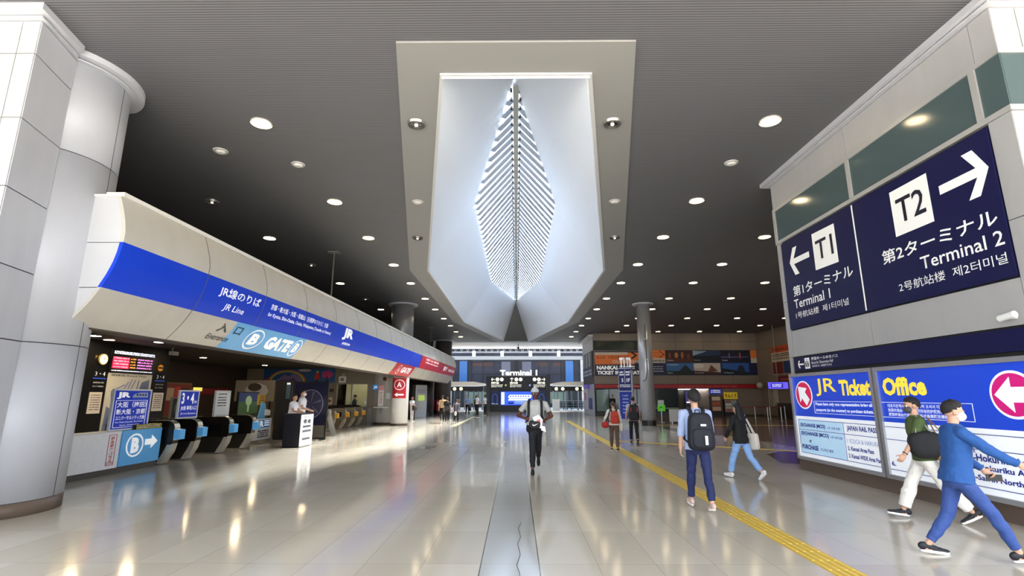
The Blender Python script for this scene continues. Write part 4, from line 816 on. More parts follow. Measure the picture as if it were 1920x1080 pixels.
t = thing('blue_display', 'dark blue lit display with white lettering high on the shop wall', 'display', (16.6, NY - .03, 1.8)); box('case', 0, 1.1, -.1, 0, 0, .5, M('2a2a30', .4), t); box('screen', .04, 1.06, -.11, -.1, .04, .46, M('1c2c88', .4, emit=.7), t); lines(t, .15, 1., [.15, .3], .1, TXTW, -.115, 3)
t = vscreen('vending_machine', 'vending machine with a yellow header sign in black kana lettering', 'vending machine', 17.7, .3, 1.1, 1.1, '8a8a88', .1, lambda t: None); box('header', .0, 1.15, -.05, 0, 1.42, 1.98, M('ecc830', .45, emit=.15), t); text('りんくう', .1, 1.05, 1.52, 1.86, M('2a2010', .5), t, -.056, .04)
for k in range(4): box('product_row', .1, .55, -.03, -.012, .4 + k * .24, .56 + k * .24, M(('c84a3c', 'd8c8a0', 'e8e8e8', 'b86a50')[k], .5), t)
t = vscreen('poster_stand', 'narrow stand with pink and cream posters between the blue display and yellow vending machine', 'stand', 16.55, .35, .95, 1.35, '6a4a3c', .05, lambda t: None)
for k in range(3): box('leaflet', .12, .82, -.03, -.012, .45 + k * .42, .78 + k * .42, M(('e0b8a0', 'c86a50', 'f0e0c0')[k], .5), t)
t = thing('white_partition', 'low white partition panel left of the man with the navy backpack', 'partition', (9.6, 33.0, 0)); box('panel', 0, 1.4, 0, .05, .1, .85, M('d6d3cd', .45), t)
for k in (.1, 1.3): box('foot', k - .04, k + .04, -.2, .25, 0, .1, STEEL, t)
t = thing('green_sign_stand', 'post stand with a bright green notice and white paper by the grey column', 'sign stand', (9.25, 33.5, 0)); rod('post', (0, 0, 0), (0, 0, 1.0), .035, M('b8c4b0', .4), t); rod('base', (0, 0, 0), (0, 0, .03), .2, STEEL, t); box('green_notice', -.24, .24, -.06, -.02, .72, 1.1, M('5fd02a', .5, emit=.2), t); box('paper', -.2, .18, -.04, -.02, 1.1, 1.4, M('d8e6d8', .5), t)
bp = thing('belt_post', None, 'barrier post'); bf = [False]
rod('post', (0, 0, .03), (0, 0, .93), .035, M('b8b4ac', .3, .7), bp); rod('base', (0, 0, 0), (0, 0, .03), .17, M('6a6660', .4, .5), bp); rod('head', (0, 0, .93), (0, 0, 1.0), .045, BLACK, bp)
pts = [(16.2, 38.9), (17.6, 38.8), (18.7, 38.8), (19.7, 38.6), (16.9, 35.4), (17.7, 35.2), (18.4, 35.0)]
nm = ['leftmost of the rear belt line by the shop wall', 'second of the rear belt line', 'third of the rear belt line', 'end post of the rear belt line', 'left of the front group nearest the lit blue monitor', 'middle of the front group nearest the lit blue monitor', 'right of the front group nearest the lit blue monitor']
for (x, y), w in zip(pts, nm): place(bp, bf, (x, y, 0), 'slim metal queue post, ' + w, 'queue barrier posts')
for i in range(3):
    t = thing('barrier_belt', 'dark red queue belt, ' + ['left', 'middle', 'right'][i] + ' span of the rear line', 'belt', (0, 0, 0), 0, 'queue belts')
    (a, b), (c, d) = pts[i], pts[i + 1]; bm = bmesh.new(); ribbon(bm, [(a, b, .9), ((a + c) / 2, (b + d) / 2, .86), (c, d, .9)], (0, 0, 1), .06, .006); obj('webbing', bm, M('8a1a26', .6), t)
for i, (x, y) in enumerate(((9.0, 32.6), (8.55, 33.2))):
    place(bp, bf, (x, y, 0), 'slim metal queue post, ' + ['next to the green notice stand', 'between the grey column and the green notice stand'][i], 'queue barrier posts')
t = thing('wall_lamp', 'round grey lamp on the brown wall at the end of the red strip sign', 'lamp', (21.07, 44.2, 2.55), -PI / 2); rod('arm', (0, 0, 0), (0, -.3, 0), .04, STEEL, t); bm = bmesh.new(); bmesh.ops.create_uvsphere(bm, u_segments=14, v_segments=10, radius=.26); bmesh.ops.translate(bm, vec=(0, -.4, 0), verts=bm.verts[:]); obj('globe', bm, M('c8c4bc', .4), t, True)
t = thing('meter_pipes', 'vertical pale pipes and meter box on the brown return wall', 'pipes', (21.07, 43.3, 0), -PI / 2)
for k in range(3): rod('pipe', (k * .32, -.12, .8), (k * .32, -.12, 2.4 - k * .2), .06, M('b0a898', .4), t)
box('meter_box', .9, 1.25, -.2, 0, 1.0, 2.3, M('c0b8a4', .5), t)
t = thing('side_poster', 'orange and cream poster with photos high on the brown return wall', 'poster', (21.07, 42.4, 3.35), -PI / 2); D = -.05
box('board', 0, 3.8, D, 0, 0, 2.25, M('d8cbb0', .5), t); box('orange_head', 0, 3.8, D - .004, D, 1.75, 2.25, M('d8541c', .5), t); text('関空からなんばへ', .3, 3.4, 1.85, 2.1, M('6a2010', .5), t, D - .008, .03); lines(t, .2, 3.6, [1.2, 1.4, 1.55], .11, M('6a5a48', .5), D - .004, 12); box('photo', .05, 1.7, D - .004, D, .05, 1.0, M('7a2c20', .5), t); box('photo', 1.75, 3.75, D - .004, D, .05, 1.0, M('2c4a80', .5), t)
t = thing('red_shop_sign', 'dark red shop sign above the hanging blue monitor', 'sign', (21.07, 41.2, 2.7), -PI / 2); box('board', 0, 2.8, -.4, 0, 0, .5, M('7c1620', .45), t); text('切符売場', .6, 1.9, .15, .32, M('d87a70', .5), t, -.406, .02)
t = thing('hanging_monitor', 'small bright blue monitor hanging under the dark red shop sign', 'monitor', (19.9, 39.6, 2.15), R(-35)); box('case', -.75, .75, 0, .12, 0, .6, M('2a2a3a', .4), t); box('screen', -.68, .68, -.01, 0, .06, .54, M('5a4ae8', .4, emit=1.3), t); box('text_block', -.5, .35, -.016, -.01, .14, .46, M('1c1ca0', .4, emit=.7), t); lines(t, -.4, .25, [.2, .28, .36], .05, M('d0d0ff', .5, emit=1.2), -.022, 5); rod('hanger', (0, .06, .6), (0, .06, ZC - 2.15), .02, STEEL, t)
t = thing('ticket_counter', 'dark ticket counter with a pale clerk screen under the hanging monitor', 'counter', (20.6, 38.2, 0)); box('body', -.5, .45, -2.2, 2.2, 0, 1.1, M('1e1a18', .4), t); box('top', -.55, .45, -2.25, 2.25, 1.1, 1.15, M('3a322c', .4), t); box('screen_panel', .35, .4, -1.2, .2, 1.15, 2.1, M('b8ac90', .5), t)
# end of the shop block facing the hall axis
se = thing('wall_shop_end', None, None); se['kind'] = 'structure'
panels('cladding', [(a, b, z0, z1) for a, b in ((45, 47.4), (47.4, 49.7), (49.7, 52)) for z0, z1 in ((0, 2.7), (5.6, 7.1))], 6.72, M('b9b9ba', .4), parent=se)
box('cornice', 6.35, 6.75, 44.9, 52.1, 6.8, 7.0, M('e6e6e6', .4), se)
t = thing('end_banner', 'dark banner with tall white lettering on the end face of the shop block', 'banner', (6.72, 51.6, 3.3), -PI / 2); box('board', 0, 6.3, -.05, 0, 0, 2.3, M('55575c', .5), t); box('navy_foot', 0, 6.3, -.055, -.05, 0, .9, M('222c50', .5), t)
for k in range(3): box('white_stripe', .5 + k * 1.9, 1.2 + k * 1.9, -.056, -.05, 1.0, 2.2, M('b8bcc4', .5), t)
lines(t, .4, 6, [.2, .5], .25, M('c0c8d8', .5), -.06, 9)
t = thing('end_poster', 'pink and white poster low on the end face of the shop block', 'poster', (6.72, 51.4, .4), -PI / 2); box('sheet', 0, 2.6, -.03, 0, 0, 1.9, M('e4d6da', .5), t); box('pink_area', .2, 1.4, -.036, -.03, .9, 1.6, M('d87a90', .5), t); box('blue_area', 3.2, 5.2, -.04, 0, .1, 1.1, M('2c4488', .5), t); box('purple_sign', 1.6, 4.4, -.3, -.1, 1.95, 2.3, M('5a46a8', .4, emit=.4), t)
# pylon with T1 T2 letters
t = thing('sign_pylon', 'navy pylon sign with white T1 T2 characters on top, beside the grey column', 'sign', (6.72, 31.8, 0), R(-28)); D = -.205
box('body', -.4, .4, -.2, .2, .3, 3.35, M('b9bcc0', .35, .4), t); box('base', -.42, .42, -.22, .22, 0, .3, M('a4a6a8', .4, .3), t); box('navy_face', -.38, .38, D, -.2, 1.98, 3.3, M('161c60', .4, emit=.06), t); box('navy_face', -.38, .38, D, -.2, .32, 1.92, M('1a2a86', .4, emit=.08), t); box('side_panel', .4, .43, -.15, .15, .5, 3.2, M('e4e6e8', .4), t)
text('T1', -.36, -.02, 3.4, 4.0, WP, t, -.02, .05); text('T2', .06, .38, 3.4, 4.0, WP, t, -.02, .05)
lines(t, -.33, -.04, [3.05, 2.9], .1, WP, D - .004, 4); lines(t, .06, .35, [3.05, 2.9], .1, WP, D - .004, 5); lines(t, -.33, .34, [2.2, 2.3], .05, WP, D - .004, 7); text('5', -.2, -.1, 2.5, 2.72, WP, t, D - .004, .04); text('1F', .1, .3, 2.5, 2.72, WP, t, D - .004, .04); bm = bmesh.new(); bx(bm, -.01, .01, D - .004, D, 2.42, 3.25); obj('divider', bm, WP, t); lines(t, -.2, .2, [1.65, 1.45, 1.25, 1.05, .85, .65], .09, M('9ab0e0', .5), D - .004, 8)
t = thing('column_conduit', 'thin curved cable and brackets fixed on the grey round column', 'cable', (7.62, 30.3, 0)); bm = bmesh.new(); tube(bm, [(-.05, -.43, 5.8), (-.05, -.43, 3.6), (-.06, -.46, 3.0), (-.15, -.43, 2.6), (-.3, -.33, 2.5)], .022); obj('cable', bm, M('3a3a3c', .5), t)
for z in (4.9, 3.7): box('bracket', -.12, .02, -.46, -.38, z, z + .06, M('e0e0e0', .4), t)

# ------------------------------------------------------------------ central information board, canopies, terminal façade
t = thing('information_board', 'wide black information board with arrows and a bright blue screen in the far hall', 'information board', (.2, 57, 0)); D = -.205
for s in (-1, 1): box('side_post', s * 3.3 - .2, s * 3.3 + .2, -.22, .22, 0, 3.83, M('4a4a4c', .4), t)
box('body', -3.1, 3.1, -.2, .2, .0, 3.8, M('0d0d12', .4), t); LIT = M('f6f4e4', .5, emit=1.2); D = -.21
for i, (a, b) in enumerate(((-3.05, -1.08), (-.98, .98), (1.08, 3.05))):
    p = box('sign_panel', a, b, D, -.2, 2.56, 3.76, M('0c0c10', .4), t); c0 = a + .1 if i < 2 else b - .1
    if i == 0: poly('arrow', chev_arrow(a + .28, 3.46, .4, .34, .07, -1), LIT, p, D - .008); cs = (a + .78, a + 1.25)
    if i == 1: poly('arrow', [(a + .28 + z, 3.46 + x) for x, z in chev_arrow(0, 0, .4, .34, .07, 1)], LIT, p, D - .008); cs = (a + .78, a + 1.25)
    if i == 2: poly('arrow', chev_arrow(b - .28, 3.46, .4, .34, .07, 1), LIT, p, D - .008); cs = (b - 1.25, b - .78)
    for c, lab in zip(cs, 'AB'): poly('letter_disc', ell(c, 3.46, .2, .2, 24), LIT, p, D - .008); text('①②' [('AB').index(lab)], c - .08, c + .08, 3.36, 3.56, DARKJ, p, D - .012)
    ja, en, sm = (('国際線', 'International', '国际线 국제선'), ('国内線', 'Domestic', '国内线 국내선'), ('国際線', 'International', '国际线 국제선'))[i]
    xa = a + .1 if i < 2 else b - .95
    text(ja, xa, xa + .85, 2.97, 3.2, LIT, p, D - .006, .03); xb = a + .1 if i < 2 else b - 1.35; text(en, xb, xb + 1.25, 2.8, 2.93, LIT, p, D - .006, .02); text(sm, xb, xb + 1.2, 2.62, 2.74, LIT, p, D - .006, .01)
    poly('symbol_disc', ell((b - .28) if i < 1 else (a + .2), 2.83, .1, .1, 16), M('d8c070' if i != 2 else '9aa8ff', .5, emit=.8), p, D - .008) if i != 1 else None
box('screen', -1.9, 1.9, D, -.2, .72, 2.14, M('2a50f0', .4, emit=1.5), t); box('screen_margin', -1.85, -1.5, D - .004, D, .78, 2.08, M('b8d0ff', .4, emit=1.6), t); bm = bmesh.new(); prism(bm, [(-1.1, 1.55), (-.95, 1.8), (1.5, 1.8), (1.35, 1.45), (-1.0, 1.45)], D - .004, D); prism(bm, [(-1.1, 1.2), (1.3, 1.2), (1.2, 1.38), (-1.0, 1.38)], D - .004, D); obj('map_shape', bm, M('d8ecff', .4, emit=2.), t)
bm = bmesh.new(); [bx(bm, -.9 + k * .28, -.75 + k * .28, D - .008, D - .004, 1.58, 1.72) for k in range(8)]; obj('map_mark', bm, M('1c3cc8', .4, emit=.6), t); box('map_key', -1.1, -.5, D - .004, D, .84, 1.0, M('0c1c60', .4, emit=.3), t); lines(t, -.4, 1.5, [.86, .98, 1.08], .06, M('a8c0ff', .5, emit=1.5), D - .004, 9)
for a, b in ((-3.0, -2.1), (2.1, 3.0)):
    p = box('side_poster', a, b, D, -.2, .72, 2.3, M('12204c', .4, emit=.15), t); ring_poly('arch', (a + b) / 2, 1.35, .32, .6, .08, M('3a62c0', .4, emit=.4), p, D - .006); text('The Terminal', a + .1, b - .1, .8, .9, LIT, p, D - .004)
t = thing('terminal_letters', 'white illuminated letters reading Terminal 1 on top of the information board', 'lettering', (.2, 57, 3.83)); me = text('Terminal 1', -2.0, 2.1, .06, .66, M('fbf8ee', .5, emit=1.6), t, -.06, .03); 
md = me.modifiers.new('thick', 'SOLIDIFY'); md.thickness = .1
for a, b in ((-2.1, 2.2),): box('rail', a, b, -.06, .04, 0, .05, M('8a8a8c', .4), t)
for k, (x0, x1, w) in enumerate(((-10.5, -3.35, 'left'), (3.75, 9.4, 'right'))):
    t = thing('canopy', f'thin white flat canopy on slim posts {w} of the information board', 'canopy', ((x0 + x1) / 2, 61, 0)); h = (x1 - x0) / 2; s = 1 if k == 0 else -1
    bm = bmesh.new(); prism(bm, [(-s * h, 2.85), (s * (h - 1.4), 2.85), (s * h, 2.98), (s * h, 3.06), (s * (h - 1.6), 3.3), (-s * h, 3.3)], -1.2, 3.5); obj('roof', bm, M('f0efec', .4), t)
    for j in range(4): rod('post', (-h + .6 + j * (2 * h - 1.2) / 3, .6, 0), (-h + .6 + j * (2 * h - 1.2) / 3, .6, 2.86), .06, M('8a8a90', .4, .3), t)
    p = box('hanging_sign', -h + .4, h - .5, -.5, -.4, 2.25, 2.7, M('1a1a1e', .4), t)
    for j in range(4): poly('letter_disc', ell(-h + .9 + j * .75 + (.9 if j > 1 else 0), 2.5, .19, .19, 18), M('fff6b0', .5, emit=1.8), p, -.515, .01)
    box('exit_light', h * .1 - .2, h * .1 + .2, -.9, -.8, 2.86, 3.1, M('8af0b0', .5, emit=1.2), t) if k == 0 else box('exit_light', -h + 2.6, -h + 2.9, -.9, -.8, 2.86, 3.1, M('8af0b0', .5, emit=1.2), t)
bg = thing('tall_post', None, 'post'); gf = [False]
rod('post', (0, 0, 0), (0, 0, 2.3), .07, M('4c505c', .4, .3), bg)
ks = [-7.6, -7.0, -6.5, -5.9, -5.3, -4.8, -4.2, 4.6, 5.2, 5.8, 6.3, 6.9, 7.5, 8.1]
for i, x in enumerate(ks): bg_t = place(bg, gf, (x, 64 + (i % 3) * .8, 0), 'tall dark slim post standing under the ' + ('left' if x < 0 else 'right') + f' canopy, {ORD[i % 7]} from its left end', 'posts below the canopies')
t = thing('glass_barrier', 'low glass barrier with steel rails under the right canopy', 'barrier', (6.6, 62.5, 0)); box('pane', -1.6, 2.0, -.02, .02, .15, 1.05, glass('barrier_glass', 'c8d4dc', .12), t)
for z in (.3, .6, .9, 1.12): rod('rail', (-1.6, 0, z), (2., 0, z), .025, STEEL, t)
for k in range(5): rod('post', (-1.6 + k * .9, 0, 0), (-1.6 + k * .9, 0, 1.12), .03, STEEL, t)
t = thing('white_counter', 'small white counter beside the right edge of the information board', 'counter', (4.6, 60.5, 0)); box('body', -.4, .4, -.3, .3, 0, 1.25, M('e4e6ea', .4), t); box('top', -.44, .44, -.34, .34, 1.25, 1.3, M('f0f0f0', .4), t)
t = thing('roof_truss', 'grey steel lattice truss spanning the gap before the dark glass façade', 'truss', (0, 66, 7.2)); TM = M('8f9196', .4, .3)
for z in (0, 1.15): rod('chord', (-11, 0, z), (11, 0, z), .11, TM, t)
bm = bmesh.new()
for k in range(28): x = -11 + k * .786; cyl(bm, (x, 0, 0), (x + .393, 0, 1.15), .04, n=6); cyl(bm, (x + .393, 0, 1.15), (x + .786, 0, 0), .04, n=6)
obj('lattice', bm, TM, t)
t = thing('roof_gutter', 'grey horizontal beam with brackets below the lattice truss', 'beam', (0, 65.4, 6.2)); box('beam', -11, 11, -.2, .2, 0, .45, M('75787c', .4, .3), t)
for k in range(6): box('bracket', -9.2 + k * 3.6, -8.8 + k * 3.6, -.3, .3, .4, 1.1, M('d0d2d4', .4), t)
for s in (-1, 1): rod('stanchion', (s * 10.3, 0, -6.2), (s * 10.3, 0, 0), .25, M('c4c6c8', .4), t)
fc = thing('terminal_facade', 'dark blue glass terminal façade seen beyond the information board', 'façade', (0, 80, 0))
box('wall', -24, 24, 0, 1, 0, 12, M('2a3046', .4), fc); bm = bmesh.new()
for k in range(-12, 13): bx(bm, k * 1.75 - .06, k * 1.75 + .06, -.25, 0, 0, 12)
for z in (3.3, 5.0, 6.9, 8.6): bx(bm, -24, 24, -.2, 0, z - .06, z + .06)
obj('mullion', bm, M('23252e', .4), fc)
for s in (-1, 1):
    box('blue_glazing', s * 8.2 - .6, s * 8.2 + .6, -.3, -.26, 3.3, 7.0, M('3f74b8', .2), fc); box('grey_panel', s * 1.6 - .7, s * 1.6 + .7, -.3, -.26, 3.6, 6.9, M('73758a', .4), fc); box('pale_pier', s * 10.8 - .9, s * 10.8 + .9, -.6, -.1, 0, 7.5, M('c0c2c4', .4), fc)
for x in (-6, -4.4, 4, 6.5): box('reddish_pane', x - .8, x + .8, -.1, -.06, 6.2, 6.8, M('4c3030', .3), fc)
box('dark_slot', -.3, .3, -.32, -.28, 4.2, 7.2, M('0c0c10', .4), fc); box('dark_lower', -24, 24, -.4, -.3, 0, 3.0, M('1f2a30', .3), fc)
for s in (-1, 1): box('lower_panel', s * 6 - 1.6, s * 6 + 1.6, -.45, -.4, .6, 2.3, M('6a8078', .3), fc)

# ------------------------------------------------------------------ floor inlays: tactile paving and dark stone
TAC = M('c9a63e', .45, var=.15, bscale=6)
def strip(name, label, a, b, w, ribs=4, group=None):
    a, b = Vector(a), Vector(b); L = (b - a).length; ang = math.atan2(b.y - a.y, b.x - a.x)
    t = thing(name, label, 'tactile paving', (a.x, a.y, 0), ang, None)
    box('slab_strip', 0, L, -w / 2, w / 2, 0, .004, M('d6c999', .4) if group else TAC, t)
    bm = bmesh.new()
    for k in range(ribs):
        yy = -w / 2 + w * (k + .5) / ribs; s = .3
        for j in range(int(L / s)): bx(bm, j * s + .012, (j + 1) * s - .012, yy - w * .05, yy + w * .05, .004, .009)
    obj('rib', bm, M('e2d8ae' if group else 'dcbc58', .5), t)
strip('tactile_strip', 'long yellow ribbed tactile strip running down the hall right of the centre', (3.13, 3.6), (3.5, 36.2), .30)
strip('tactile_strip', 'thin yellow tactile strip crossing to the right behind the two walkers with backpacks', (3.66, 20.1), (9.2, 15.9), .25, 3)
strip('tactile_strip', 'yellow tactile strip running right past the foot of the grey column', (7.9, 30.9), (17, 30.5), .3, 3)
strip('tactile_strip', 'pale yellow tactile strip in the far left of the hall near the walking group', (-3.55, 29.5), (-3.45, 44), .3, 3, True)
for nm_, lb, pts, col in (('dark_stone_inlay', 'dark brown stone wedge in the floor beside the grey column', [(7.73, 29.8), (7.56, 24.6), (9.0, 22.8), (10.2, 24.5)], '4a3a30'), ('dark_stone_inlay', 'dark brown stone band crossing the floor towards the right-hand block', [(6.69, 13.55), (8.6, 12.5), (10.5, 14), (8.35, 16.6), (7.3, 15.6)], '4a3a30')):
    bm = bmesh.new(); prism(bm, pts, 0, .003, 'z'); tag(obj(nm_, bm, M(col, .15), None), lb, 'floor inlay')
bm = bmesh.new(); prism(bm, [(9.3, 16.5), (21.05, 13.5), (21.05, 44.9), (7.2, 44.9), (8.6, 33)], 0, .002, 'z'); struct('floor_shop_side', bm, M('7d6452', .14, var=.12, bscale=.7))
bm = bmesh.new(); tube(bm, [(.02, 5.0, .001), (0.03, 5.3, .001), (.0, 5.55, .001), (.04, 5.9, .001), (.01, 6.3, .001), (.05, 6.6, .001), (.02, 7.0, .001), (.06, 7.3, .001)], .004, 4); tag(obj('floor_crack', bm, M('3a3a3a', .6)), 'thin wavy crack in the dark centre band of the floor', 'crack')
# ------------------------------------------------------------------ people
TMP = bpy.data.scenes.new('workbench')      # somewhere to evaluate modifiers; removed at the end
_sp = {}
def sph(bm, c, r, rot=None, u=16, v=12):
    if (u, v) not in _sp:
        vs = [Vector((0, 0, 1))] + [Vector((math.sin(PI * i / v) * math.cos(2 * PI * j / u), math.sin(PI * i / v) * math.sin(2 * PI * j / u), math.cos(PI * i / v))) for i in range(1, v) for j in range(u)] + [Vector((0, 0, -1))]
        fs = [(0, 1 + j, 1 + (j + 1) % u) for j in range(u)] + [(len(vs) - 1, 1 + (v - 2) * u + (j + 1) % u, 1 + (v - 2) * u + j) for j in range(u)]
        for i in range(v - 2): fs += [(1 + i * u + j, 1 + (i + 1) * u + j, 1 + (i + 1) * u + (j + 1) % u, 1 + i * u + (j + 1) % u) for j in range(u)]
        _sp[u, v] = (vs, fs)
    vs, fs = _sp[u, v]; r = (r, r, r) if isinstance(r, (int, float)) else r; c = Vector(c); out = []
    for q in vs:
        p = Vector((q.x * r[0], q.y * r[1], q.z * r[2])); out.append(bm.verts.new(c + (rot @ p if rot else p)))
    for f in fs: bm.faces.new([out[i] for i in f])
    return out
def cap(bm, p0, p1, r0, r1, n=14, e0=True, e1=True):
    cyl(bm, p0, p1, r0, r1, n)
    if e0: sph(bm, p0, r0, u=n, v=8)
    if e1: sph(bm, p1, r1, u=n, v=8)
def loft(bm, rings, T, n=24):
    prev = None
    for (c, rx, ry) in rings:
        L = []
        for k in range(n):
            a = 2 * PI * k / n; ca, sa = math.cos(a), math.sin(a); e = .85
            L.append(bm.verts.new(T(Vector((c[0] + rx * math.copysign(abs(ca) ** e, ca), c[1] + ry * math.copysign(abs(sa) ** e, sa), c[2])))))
        if prev:
            for k in range(n): bm.faces.new((prev[k], prev[(k + 1) % n], L[(k + 1) % n], L[k]))
        else: bm.faces.new(L[::-1])
        prev = L
    bm.faces.new(prev)
def fuse(name, bm, mat, parent, s, voxel, amp=0., freq=9., smooth=4):
    for v in bm.verts: v.co *= s
    me = bpy.data.meshes.new(name); bm.to_mesh(me); bm.free()
    o = bpy.data.objects.new('tmp', me); TMP.collection.objects.link(o)
    r = o.modifiers.new('r', 'REMESH'); r.mode = 'VOXEL'; r.voxel_size = voxel
    m = o.modifiers.new('s', 'SMOOTH'); m.factor = .5; m.iterations = smooth
    vl = TMP.view_layers[0]; vl.update(); dg = vl.depsgraph; me2 = bpy.data.meshes.new_from_object(o.evaluated_get(dg))
    bpy.data.objects.remove(o); bpy.data.meshes.remove(me)
    if amp:
        cs, ns = [v.co.copy() for v in me2.vertices], [v.normal.copy() for v in me2.vertices]; out = []
        for q, nn in zip(cs, ns):
            f = noise.noise(Vector((q.x * freq, q.y * freq, q.z * freq * 1.6))) + .5 * noise.noise(q * freq * 2.3)
            out += list(q + nn * f * amp)
        me2.vertices.foreach_set('co', out); me2.update()
    for p in me2.polygons: p.use_smooth = True
    me2.materials.clear()
    return link(name, me2, mat, parent)
TOR = [(.79, .10, .085, 0), (.85, .158, .108, -.005), (.92, .168, .118, -.008), (1.0, .152, .108, 0), (1.1, .142, .10, .006), (1.2, .150, .106, .006), (1.31, .163, .115, .004), (1.39, .160, .108, 0), (1.45, .115, .08, -.005), (1.49, .06, .058, -.005)]
class P: pass
def person(label, loc, rz, h, legs, arms, skin, top, bottom, shoes, hair, lean=0., headyaw=0., headpitch=0., near=True, face=False, sleeve='short', hem=.9, wide=0., group=None, legx=.09, build=1., sole='efefec', skirt=0., mask=None, hairlen=0., cover=None, waist=1.0, bulk=1.):
    g = P(); s = h / 1.75; vx = .0075 if near else .016; amp = .009 if near else .005
    root = thing('person', label, 'person', loc, rz, group); g.root = root; g.s = s
    HIP = .93
    J = {}
    for sd, k in (('L', -1), ('R', 1)):
        th, bend, ft = legs[0 if k < 0 else 1]; th, bend, ft = R(th), R(bend), R(ft)
        hip = Vector((k * legx, 0, HIP - .03)); kn = hip + .425 * Vector((k * .01, math.sin(th), -math.cos(th))); b = th - bend
        an = kn + .41 * Vector((0, math.sin(b), -math.cos(b))); fd = Vector((0, math.cos(ft), math.sin(ft))); fn = Vector((0, -math.sin(ft), math.cos(ft)))
        J[sd] = (hip, kn, an, fd, fn, k)
    low = min(min((an - fd * .07 - fn * .08).z, (an + fd * .19 - fn * .08).z) for _h, _k, an, fd, fn, _ in J.values())
    dz = Vector((0, 0, -low))
    for sd in J: J[sd] = tuple(q + dz for q in J[sd][:3]) + J[sd][3:]
    pel = Vector((0, 0, .93)); rot = Matrix.Rotation(-R(lean), 3, 'X')
    T = lambda p: rot @ (Vector(p) - pel) + pel + dz
    g.T = T; g.dz = dz
    hp = Vector((0, -.01, 1.5)); hr = Matrix.Rotation(-R(headyaw), 3, 'Z') @ Matrix.Rotation(-R(headpitch), 3, 'X')
    TH = lambda p: T(hr @ (Vector(p) - hp) + hp)
    g.TH = TH
    A = {}
    for sd, k in (('L', -1), ('R', 1)):
        sh = T((k * .185 * build, -.005, 1.405)); u, f = arms[0 if k < 0 else 1][:2]
        def dv(a):
            if isinstance(a, Vector): return a.normalized()
            ff, ab = R(a[0]), R(a[1]); return Vector((k * math.sin(ab), math.sin(ff) * math.cos(ab), -math.cos(ff) * math.cos(ab)))
        du, df = dv(u), dv(f); el = sh + du * .285; wr_ = el + df * .245; A[sd] = (sh, el, wr_, du, df, k, arms[0 if k < 0 else 1][2] if len(arms[0 if k < 0 else 1]) > 2 else .45)
    g.A = A; g.J = J
    # body -------------------------------------------------------
    bm = bmesh.new()
    loft(bm, [((0, y, z), rx * .94 * build, ry * .94) for z, rx, ry, y in TOR], T)
    cap(bm, T((0, -.015, 1.43)), TH((0, -.005, 1.57)), .056, .052)
    hrot = rot @ hr
    sph(bm, TH((0, -.012, 1.652)), (.074, .095, .096), hrot, 24, 16); sph(bm, TH((0, .022, 1.585)), (.057, .068, .066), hrot, 20, 14); sph(bm, TH((0, .045, 1.56)), (.04, .045, .038), hrot)
    cap(bm, TH((0, .082, 1.64)), TH((0, .104, 1.598)), .008, .0135, 8); 
    for k in (-1, 1):
        sph(bm, TH((k * .076, -.01, 1.625)), (.012, .022, .034), hrot, 10, 8); sph(bm, TH((k * .03, .08, 1.648)), (.024, .012, .009), hrot, 10, 8)
    for sd in A:
        sh, el, wr_, du, df, k, curl = A[sd]
        cap(bm, T((k * .1, -.01, 1.41)), sh, .055, .052); cap(bm, sh, el, .05, .039); cap(bm, el, wr_, .041, .027)
        side = Vector((1, 0, 0)) if abs(df.x) < .8 else Vector((0, 1, 0))
        nrm_ = Vector((-k, 0, 0)); nrm_ = (nrm_ - df * nrm_.dot(df)).normalized() if abs(df.x) < .85 else Vector((0, -1, 0)); nrm_ = (nrm_ - df * nrm_.dot(df)).normalized()
        ax = df.cross(nrm_).normalized()                         # across the palm
        fwd = ax if ax.y + .3 * ax.z > 0 else -ax                # thumb side to the front
        m3 = Matrix((fwd, nrm_, df)).transposed()
        sph(bm, wr_ + df * .045, (.041, .017, .056), m3, 14, 10)
        if near:
            for q, (off, ln) in enumerate(((.028, .068), (.010, .078), (-.009, .073), (-.027, .057))):
                b0 = wr_ + df * .083 + fwd * off; d1 = (df * math.cos(curl) + nrm_ * math.sin(curl)).normalized(); d2 = (df * math.cos(curl * 2.4) + nrm_ * math.sin(curl * 2.4)).normalized()
                cap(bm, b0, b0 + d1 * ln * .5, .0088, .0082, 8); cap(bm, b0 + d1 * ln * .5, b0 + d1 * ln * .5 + d2 * ln * .5, .0082, .0068, 8)
            t0 = wr_ + df * .03 + fwd * .034; t1 = t0 + (df * .6 + fwd * .62 + nrm_ * .35).normalized() * .036; cap(bm, t0, t1, .0115, .0095, 8); cap(bm, t1, t1 + (df * .85 + fwd * .25 + nrm_ * .4).normalized() * .03, .0095, .0075, 8)
        else: cap(bm, wr_ + df * .07, wr_ + (df + nrm_ * .3) * .13, .026, .015, 8)
    for sd in J:
        hip, kn, an, fd, fn, k = J[sd]
        cap(bm, hip, kn, .078, .05); cap(bm, kn, kn + (an - kn) * .35, .05, .05); cap(bm, kn + (an - kn) * .35, an, .05, .033); cap(bm, an - fn * .04 - fd * .02, an + fd * .14 - fn * .055, .034, .022)
    fuse('body', bm, M(skin, .5), root, s, vx * (.85 if near else 1), smooth=2)
